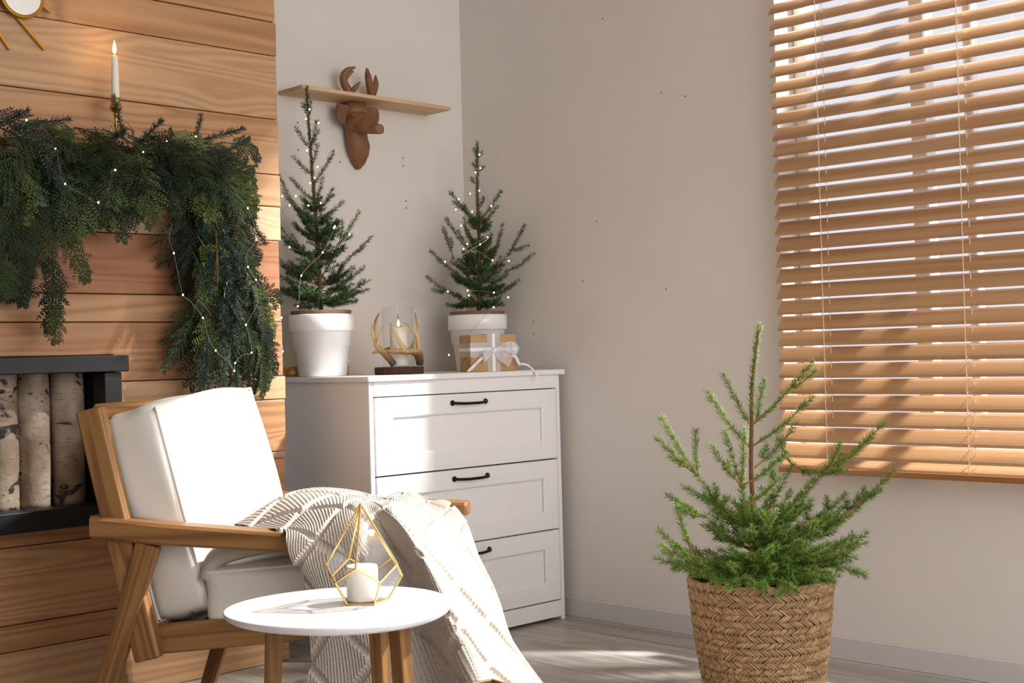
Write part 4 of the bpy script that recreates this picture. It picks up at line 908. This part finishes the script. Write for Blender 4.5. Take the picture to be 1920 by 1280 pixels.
def fairy(name, label, pts, bulbs, r=0.0021, wire=0.0007, group=None):
    o0 = Vector(pts[0][0]); t = thing(name, label, 'string lights', tuple(o0), 0, group)
    wr = join(*[tube([tuple(p - o0) for p in smooth_path(q, 6)], wire, 4) for q in pts])
    obj('wire', wr, M['wire'], t)
    me = mesh_of('bulb', *sphere((0, 0, 0), r, 8, 6, (1, 1, 1.25)), M['bulb'], True)
    for b in bulbs: put('bulb', me, t, Matrix.Translation(Vector(b) - o0))
y_ = -0.485
A_ = [(-2.07, y_, 1.6), (-2.0, y_, 1.591), (-1.95, y_, 1.57), (-1.922, y_, 1.525), (-1.91, y_, 1.47), (-1.897, y_, 1.433), (-1.848, y_, 1.409), (-1.803, y_, 1.39), (-1.776, y_, 1.42), (-1.751, y_, 1.481), (-1.665, y_, 1.538), (-1.591, y_, 1.576), (-1.496, y_, 1.597)]
B_ = [(-1.579, y_, 1.344), (-1.59, y_, 1.298), (-1.576, y_, 1.261), (-1.562, y_, 1.194), (-1.55, y_, 1.144), (-1.526, y_, 1.126), (-1.487, y_, 1.079), (-1.471, y_, 1.027), (-1.447, y_, .985), (-1.402, y_, .949), (-1.386, y_, .925), (-1.382, y_, .948), (-1.355, y_, .971), (-1.325, y_, .977), (-1.332, y_, 1.026), (-1.342, y_, 1.059)]
C_ = [(-1.342, y_, 1.059), (-1.30, y_, 1.12), (-1.287, y_, 1.16), (-1.303, y_, 1.192), (-1.33, y_, 1.229), (-1.332, y_, 1.27), (-1.299, y_, 1.31), (-1.307, y_, 1.357), (-1.326, y_, 1.402), (-1.40, y_ + .02, 1.50), (-1.496, y_, 1.597)]
D_ = [(-1.665, y_, 1.538), (-1.64, y_ + .05, 1.43), (-1.60, y_ + .05, 1.37), (-1.579, y_, 1.344)]
fairy('fairy_lights', 'thin silver wire of warm fairy lights wound through the evergreen garland', [A_, D_, B_, C_],
      [A_[1], A_[3], A_[5], A_[7], A_[9], A_[10], A_[11], A_[12], (-1.635, y_ + .05, 1.41), B_[2], B_[4], B_[6], B_[8], B_[10], B_[11], B_[13], B_[15], C_[3], C_[4], C_[6], C_[8]])
def tree_lights(name, label, root, K, org, pts, group, extra=()):
    ox, oy = org; m = Matrix.Translation(root.location) @ Matrix.Rotation(root.rotation_euler.z, 4, 'Z')
    W = [m @ Vector(((x - ox) * K, d, (oy - y) * K)) for x, y, d in pts]
    EX = [m @ Vector(((x - ox) * K, d, (oy - y) * K)) for x, y, d in extra]
    fairy(name, label, [W], W[::1] + EX, 0.0024, 0.0006, group)
tree_lights('fairy_lights', 'fairy lights spiralling up the tall slender spruce beside the garland', p1, K1, (600, 703),
    [(535, 640, -.12), (537, 655, -.115), (535, 593, -.10), (566, 573, -.11), (574, 517, -.11), (613, 475, -.10), (637, 428, -.10), (634, 430, -.09), (662, 442, -.08), (620, 470, .05), (551, 463, -.08), (527, 417, -.06), (550, 384, -.05), (585, 385, -.05), (608, 381, -.05), (562, 367, -.05), (536, 366, -.04), (588, 342, -.03), (596, 332, -.03), (602, 312, -.03), (583, 281, -.03), (606, 230, -.03), (582, 221, -.02), (589, 203, -.02)], 'fairy lights on the small spruces')
tree_lights('fairy_lights', 'fairy lights wound round the shorter spruce by the corner', p2, K2, (895, 699),
    [(843, 668, -.13), (927, 583, -.13), (954, 565, -.10), (928, 556, -.12), (880, 551, -.12), (882, 560, -.11), (844, 552, -.13), (870, 590, .08), (957, 497, -.07), (927, 496, -.10), (881, 465, -.10), (874, 474, -.10), (919, 453, -.09), (905, 466, -.1), (840, 497, -.11), (870, 429, -.06), (891, 403, -.05), (861, 399, -.06), (867, 379, -.05), (888, 369, -.04), (905, 363, -.03), (927, 393, -.05), (899, 328, -.02), (908, 320, -.02), (907, 295, -.02)], 'fairy lights on the small spruces')

# ------------------------------------------------------------------ armchair (local x = forward, y = away from the camera)
CS = 1.04; CO = Vector((-1.6042, -1.4853, -0.038)); CR = math.radians(-55); W_ = 0.68
ch = thing('armchair', 'oak framed armchair with slanted legs beside the fireplace', 'chair', tuple(CO), CR); ch.scale = (CS, CS, CS)
CM = Matrix.Translation(CO) @ Matrix.Rotation(CR, 4, 'Z') @ Matrix.Scale(CS, 4)
for side in (0, 1):
    def bb_(b): return b if side == 0 else W_ - b
    beam('back_post', (-0.728, bb_(0.0), 0.852), (-0.598, bb_(0.0), 0.285), 0.036, 0.062, M['oak'], ch, (0, 0, 1), 0.007, 3)
    # armrest: tapering plank, rounded front
    secs = [(-0.720, 0.561, 0.612, 0.030), (-0.55, 0.546, 0.594, 0.033), (-0.27, 0.530, 0.573, 0.034), (-0.03, 0.524, 0.563, 0.034), (-0.005, 0.525, 0.562, 0.033), (0.0, 0.530, 0.557, 0.029)]
    V, F = [], []
    for a, z0, z1, w in secs:
        if side == 0 and a > -0.1: a -= 0.085
        c = 0.007; b = bb_(-0.004)
        for (yy, zz) in ((-w, z0 + c), (-w, z1 - c), (-w + c, z1), (w - c, z1), (w, z1 - c), (w, z0 + c), (w - c, z0), (-w + c, z0)): V.append((a, b + yy, zz))
    for i in range(len(secs) - 1):
        for k in range(8): F.append((i * 8 + k, i * 8 + (k + 1) % 8, (i + 1) * 8 + (k + 1) % 8, (i + 1) * 8 + k))
    F += [tuple(range(7, -1, -1)), tuple(range(40, 48))]
    bm = bmesh.new(); vs = [bm.verts.new(v) for v in V]; [bm.faces.new([vs[i] for i in f]) for f in F]; bmesh.ops.recalc_face_normals(bm, faces=bm.faces)
    me = bpy.data.meshes.new('armrest'); bm.to_mesh(me); bm.free(); me.materials.append(M['oak']); put('armrest', me, ch)
    beam('leg', (-0.588, bb_(-0.012), 0.548), (-0.760, bb_(-0.012), 0.0365), 0.030, 0.056, M['oak'], ch, (0, 0, 1), 0.006, 3, 0.024, 0.040)
    beam('leg', (-0.055 - .08 * (1 - side), bb_(-0.012), 0.528), (0.003 - .08 * (1 - side), bb_(-0.012), 0.0365), 0.030, 0.050, M['oak'], ch, (0, 0, 1), 0.006, 3, 0.024, 0.038)
    beam('side_rail', (-0.612, bb_(0.030), 0.322), (-0.02, bb_(0.030), 0.383), 0.026, 0.066, M['oak'], ch, (0, 0, 1), 0.006, 3)
beam('back_rail', (-0.722, 0.018, 0.834), (-0.722, W_ - 0.018, 0.834), 0.030, 0.055, M['oak'], ch, (0.25, 0, 1), 0.006, 3)
beam('back_rail', (-0.640, 0.018, 0.47), (-0.640, W_ - 0.018, 0.47), 0.026, 0.05, M['oak'], ch, (0.25, 0, 1), 0.006, 3)
beam('front_rail', (-0.03, 0.043, 0.372), (-0.03, W_ - 0.043, 0.372), 0.026, 0.06, M['oak'], ch, (0, 0, 1), 0.005, 2)
beam('rear_rail', (-0.600, 0.043, 0.325), (-0.600, W_ - 0.043, 0.325), 0.026, 0.055, M['oak'], ch, (0, 0, 1), 0.005, 2)
for q in range(6):
    a = -0.54 + 0.092 * q; z = 0.322 + 0.103 * (a + 0.6); obj('strap', box(a - .03, a + .03, 0.043, W_ - 0.043, z - .004, z), M['black'], ch)
def cushion(name, label, center, tilt, hx, hy, hz, seed, bulge, pip, roll=0.0):
    m = CM @ Matrix.Translation(center) @ Matrix.Rotation(tilt, 4, 'Y') @ Matrix.Rotation(roll, 4, 'X')
    t = thing(name, label, 'cushion'); t.matrix_world = m
    obj('cover', rounded_block(hx, hy, hz, 0.026, bulge, 24, 0.0045, seed), M['cushion'], t, smooth=True)
    # corded seams round the two big faces
    for s in (-1, 1):
        pp = []
        e = 0.0075
        for (u, v) in [(-1, -1), (1, -1), (1, 1), (-1, 1), (-1, -1)]:
            pp.append((u, v))
        P_ = []
        for i in range(4):
            for j in range(12):
                q = j / 12; u = pp[i][0] * (1 - q) + pp[i + 1][0] * q; v = pp[i][1] * (1 - q) + pp[i + 1][1] * q
                if pip == 'x': P_.append((s * (hx - e), u * (hy - e), v * (hz - e)))
                else: P_.append((u * (hx - e), v * (hy - e), s * (hz - e)))
        P_.append(P_[0]); obj('piping', tube(P_, 0.0042, 6, False), M['cushion'], t, smooth=True)
    return t
bc = cushion('back_cushion', 'cream leather back cushion leaning against the armchair backrest', (-0.597, 0.352, 0.620), math.radians(-13.4), 0.071, 0.314, 0.244, 2, (0.048, 0.008, 0.014), 'x', math.radians(2.6))
sc = cushion('seat_cushion', 'cream leather seat cushion of the armchair partly under the throw', (-0.235, 0.345, 0.436), math.radians(-4.5), 0.245, 0.318, 0.065, 4, (0.004, 0.004, 0.022), 'z')
obj('zip_pull', join(box(-.0015, .0015, -0.006, 0.0, -.012, .012), box(-.001, .001, -0.010, -0.004, -.028, -.010)), M['zip'], bc, T(0.02, -0.300, -0.243))

# ------------------------------------------------------------------ knitted throw
CTRL = np.array([
[(-1.680,-0.927,0.518),(-1.800,-1.090,0.569),(-1.838,-1.222,0.585),(-1.867,-1.390,0.582),(-1.876,-1.424,0.537),(-1.847,-1.439,0.471),(-1.835,-1.436,0.348),(-1.841,-1.431,0.227)],
[(-1.451,-0.873,0.546),(-1.616,-1.076,0.617),(-1.734,-1.255,0.617),(-1.822,-1.435,0.601),(-1.837,-1.477,0.531),(-1.822,-1.492,0.462),(-1.800,-1.500,0.344),(-1.802,-1.498,0.230)],
[(-1.313,-0.927,0.550),(-1.454,-1.097,0.615),(-1.620,-1.299,0.622),(-1.750,-1.465,0.623),(-1.783,-1.545,0.565),(-1.779,-1.578,0.464),(-1.761,-1.582,0.349),(-1.758,-1.585,0.235)],
[(-1.218,-0.993,0.544),(-1.353,-1.113,0.605),(-1.539,-1.309,0.618),(-1.681,-1.463,0.616),(-1.687,-1.542,0.547),(-1.665,-1.579,0.449),(-1.639,-1.604,0.343),(-1.614,-1.629,0.214)],
[(-1.179,-1.003,0.534),(-1.317,-1.134,0.600),(-1.525,-1.365,0.617),(-1.680,-1.549,0.619),(-1.711,-1.660,0.548),(-1.705,-1.722,0.458),(-1.694,-1.762,0.361),(-1.681,-1.802,0.254)],
[(-1.124,-1.017,0.522),(-1.245,-1.136,0.584),(-1.368,-1.296,0.584),(-1.502,-1.501,0.560),(-1.532,-1.584,0.491),(-1.533,-1.639,0.413),(-1.527,-1.688,0.318),(-1.512,-1.731,0.210)],
[(-1.059,-1.010,0.500),(-1.163,-1.132,0.555),(-1.219,-1.247,0.539),(-1.272,-1.363,0.506),(-1.290,-1.430,0.431),(-1.300,-1.477,0.355),(-1.299,-1.520,0.264),(-1.247,-1.601,0.151)],
[(-1.039,-0.917,0.416),(-1.078,-1.020,0.480),(-1.111,-1.100,0.468),(-1.154,-1.198,0.431),(-1.165,-1.258,0.367),(-1.181,-1.313,0.299),(-1.173,-1.350,0.207),(-1.124,-1.412,0.084)]])
CTRL = np.array((-3.5998, -3.8438, 0.95)) + CS * (CTRL - np.array((-3.5998, -3.8438, 0.95)))
# continue the hem to the floor
drop = CTRL[:, -1:, :] + (CTRL[:, -1:, :] - CTRL[:, -2:-1, :]) * 0.9; drop[:, 0, 2] = np.maximum(drop[:, 0, 2], 0.02)
CTRL = np.concatenate([CTRL, drop], 1)
def cr_matrix(n, m):
    """Catmull-Rom weights: m samples over n control points"""
    t = np.linspace(0, n - 1, m); i = np.minimum(t.astype(int), n - 2); f = t - i; Wt = np.zeros((m, n))
    w = [(-f + 2 * f**2 - f**3) / 2, (2 - 5 * f**2 + 3 * f**3) / 2, (f + 4 * f**2 - 3 * f**3) / 2, (-f**2 + f**3) / 2]
    for k in range(4):
        j = i - 1 + k; wk = w[k]
        lo, hi = j < 0, j > n - 1; ok = ~(lo | hi); r = np.arange(m)
        np.add.at(Wt, (r[ok], j[ok]), wk[ok])
        np.add.at(Wt, (r[lo], np.zeros(lo.sum(), int)), 2 * wk[lo]); np.add.at(Wt, (r[lo], np.ones(lo.sum(), int)), -wk[lo])
        np.add.at(Wt, (r[hi], np.full(hi.sum(), n - 1)), 2 * wk[hi]); np.add.at(Wt, (r[hi], np.full(hi.sum(), n - 2)), -wk[hi])
    return Wt
NU, NV = 640, 560
Wu, Wv = cr_matrix(CTRL.shape[0], NU), cr_matrix(CTRL.shape[1], NV)
S_ = np.einsum('ui,ijk,vj->uvk', Wu, CTRL, Wv)
du = np.linalg.norm(np.diff(S_, axis=0), axis=2).mean(1); dv = np.linalg.norm(np.diff(S_, axis=1), axis=2).mean(0)
uu = np.concatenate([[0], np.cumsum(du)]); vv_ = np.concatenate([[0], np.cumsum(dv)])
# resample evenly in arc length
tu = np.interp(np.linspace(0, uu[-1], NU), uu, np.arange(NU)); tv = np.interp(np.linspace(0, vv_[-1], NV), vv_, np.arange(NV))
def res(S, t, ax):
    i = np.minimum(t.astype(int), S.shape[ax] - 2); f = t - i; sh = [1, 1, 1]; sh[ax] = -1
    return np.take(S, i, ax) * (1 - f).reshape(sh) + np.take(S, i + 1, ax) * f.reshape(sh)
S_ = res(res(S_, tu, 0), tv, 1)
Nn = np.cross(np.gradient(S_, axis=1), np.gradient(S_, axis=0)); Nn /= np.linalg.norm(Nn, axis=2, keepdims=True)
if Nn[NU // 2, NV // 2] @ np.array([-1, -1, 0]) < 0: Nn = -Nn
UU, VV = np.meshgrid(np.linspace(0, uu[-1], NU), np.linspace(0, vv_[-1], NV), indexing='ij')
# slow folds, then stitches, then the diamond lattice of cables
fold = 0.009 * np.sin(UU * 17 + 2.2 * np.sin(VV * 5)) + 0.004 * np.sin(UU * 9 - VV * 12 + 1)
CW, CH = 0.200, 0.205; Us = UU + 0.012 * np.sin(VV * 9); Vs = VV + 0.010 * np.sin(UU * 11)
rowh, colw = 0.0078, 0.0092
xs = Us / colw; xf = xs - np.floor(xs) - 0.5
st = np.abs(np.sin(PI * (Vs / rowh + np.abs(xf) * 0.9))) ** 0.8 * (0.55 + 0.45 * np.cos(2 * PI * xf)) 
hgt = 0.0056 * st
for sg in (1, -1):
    ph = Us / CW + sg * Vs / CH; dd = (ph - np.round(ph)) * CW * 0.72; al = (Us - sg * Vs)
    prof = np.clip(1 - (dd / 0.0125) ** 2, 0, 1)
    braid = 0.5 + 0.5 * np.cos(2 * PI * (al / 0.019 + np.sign(dd) * np.abs(dd) * 42))
    hgt = np.maximum(hgt, prof ** 0.5 * (0.0105 + 0.0036 * braid) + 0.0005)
S_ = S_ + Nn * (fold + hgt)[..., None]
S_[..., 2] = np.maximum(S_[..., 2], 0.004)
idx = np.arange(NU * NV).reshape(NU, NV)
q4 = np.stack([idx[:-1, :-1], idx[:-1, 1:], idx[1:, 1:], idx[1:, :-1]], -1).reshape(-1, 4)
th = thing('knitted_throw', 'chunky cream cable knit throw draped over the armchair seat and front', 'blanket', (-1.55, -1.45, 0.0))
kn = fast_mesh('knit', S_.reshape(-1, 3) - np.array([-1.55, -1.45, 0.0]), q4, M['knit'], True)
ko = put('knit', kn, th)
fp_ = [tuple(CM @ Vector(p) - Vector((-1.55, -1.45, 0.0))) for p in ((-0.478, 0.045, 0.455), (-0.455, 0.06, 0.505), (-0.39, 0.065, 0.528), (-0.30, 0.075, 0.540), (-0.22, 0.12, 0.545))]
obj('tucked_fold', tube(smooth_path(fp_, 6), [0.012 + 0.014 * math.sin(PI * (0.15 + 0.8 * i / 24)) for i in range(25)], 12), M['knit'], th, smooth=True)

# ------------------------------------------------------------------ side table, lantern, candle
d_ = 2.60; u_ = -0.340; TZ = 0.479
FW, RT = Vector((.70711, .70711, 0)), Vector((.70711, -.70711, 0))
tc = Vector((-3.5998, -3.8438, 0)) + FW * d_ + RT * u_
tb = thing('side_table', 'small white topped side table with wooden legs in the foreground', 'table', tuple(tc), -PI / 4)
prof = []
n = 72; V, F = [], []
def shape(a):
    # soft three-cornered pebble
    return 0.2165 * (1 + 0.030 * math.cos(3 * (a - PI)))
layers = [(0.90, 0.0), (0.955, 0.002), (0.985, 0.006), (1.0, 0.012), (1.0, 0.0145), (0.995, 0.0165), (0.985, 0.0172)]
for s, z in layers:
    for k in range(n):
        a = 2 * PI * k / n; r = shape(a) * s; V.append((r * math.cos(a), r * math.sin(a), TZ - 0.0172 + z))
for i in range(len(layers) - 1):
    for k in range(n): F.append((i * n + k, i * n + (k + 1) % n, (i + 1) * n + (k + 1) % n, (i + 1) * n + k))
F += [tuple(range(n - 1, -1, -1)), tuple(range((len(layers) - 1) * n, len(layers) * n))]
obj('table_top', (V, F), M['table'], tb)
for (lx, ly) in ((-0.128, 0.0), (0.058, 0.105), (0.117, -0.085)):
    k = 1.18; a = math.atan2(ly, lx)
    beam('leg', (lx, ly, TZ - 0.0172), (lx * k, ly * k, 0.0), 0.031, 0.031, M['table_leg'], tb, (math.cos(a), math.sin(a), 0), 0.002, 1, 0.024, 0.024)

lt = thing('glass_lantern', 'gold edged geometric glass candle lantern on the white side table', 'lantern', tuple(tc + RT * 0.042 + FW * 0.03 + Vector((0, 0, TZ + 0.0005))), -PI / 4)
def pent(R, z, off): return [Vector((R * math.cos(off + 2 * PI * i / 5), R * math.sin(off + 2 * PI * i / 5), z)) for i in range(5)]
o1 = math.radians(-90 - 36 - 6)
bs_, lo, upv = pent(0.045, 0.002, o1), pent(0.0735, 0.047, o1), pent(0.0735, 0.0755, o1 + PI / 5); ap = Vector((-0.004, 0, 0.190))
edges = [];
for i in range(5):
    j = (i + 1) % 5; edges += [(bs_[i], bs_[j]), (bs_[i], lo[i]), (lo[i], upv[i]), (upv[i], lo[j]), (upv[i], ap)]
for p, q in edges: 
    obj('edge', tube([tuple(p), tuple(q)], 0.0021, 6), M['gold'], lt)
def pane(vs):
    c = sum(vs, Vector()) / len(vs); nn = (vs[1] - vs[0]).cross(vs[2] - vs[0]).normalized() * 0.0007; k = len(vs)
    V = [tuple(c + (v - c) * 0.97 + nn) for v in vs] + [tuple(c + (v - c) * 0.97 - nn) for v in vs]
    F = [tuple(range(k)), tuple(range(2 * k - 1, k - 1, -1))] + [(i, i + k, (i + 1) % k + k, (i + 1) % k) for i in range(k)]
    return V, F
for i in range(5):
    j = (i + 1) % 5; h = (i - 1) % 5
    obj('pane', pane([bs_[i], bs_[j], lo[j], upv[i], lo[i]]), M['pane_tint'], lt)
    obj('pane', pane([ap, upv[h], lo[i], upv[i]]), M['pane_tint'], lt)
obj('base_pane', pane(bs_), M['pane_tint'], lt)
vc = thing('short_candle', 'short thick white candle inside the geometric glass lantern', 'candle', tuple(tc + RT * 0.038 + FW * 0.03 + Vector((0, 0, TZ + 0.0045))), 0)
obj('wax', lathe([(0, 0), (0.0285, 0), (0.030, 0.002), (0.0305, 0.062), (0.029, 0.067), (0.026, 0.066), (0.020, 0.058), (0, 0.054)], 40), M['wax'], vc, smooth=True)
obj('wick', tube([(0, 0, 0.054), (0.001, 0, 0.061)], 0.0009, 5), M['wick'], vc)
flame(vc, 0.056, 0.012, 0.004, 0.5)

# open wooden box whose far corner peeks in at the bottom of the view
xb = thing('wooden_box', 'corner of an open wooden box at the bottom edge before the throw', 'box', tuple(Vector((-3.5998, -3.8438, 0)) + FW * 2.70 + RT * -0.055), math.radians(-10))
w_, l_, hb, t_ = 0.12, 0.20, 0.309, 0.007
for (x0, x1, y0, y1) in ((-w_, -w_ + t_, -l_, 0), (-t_, 0, -l_, 0), (-w_ + t_, -t_, -t_, 0), (-w_ + t_, -t_, -l_, -l_ + t_)):
    obj('wall_panel', box(x0, x1, y0, y1, 0.0, hb, 0.001), M['table_leg'], xb)
obj('bottom_panel', box(-w_ + t_, -t_, -l_ + t_, -t_, 0.0, 0.008), M['table_leg'], xb)
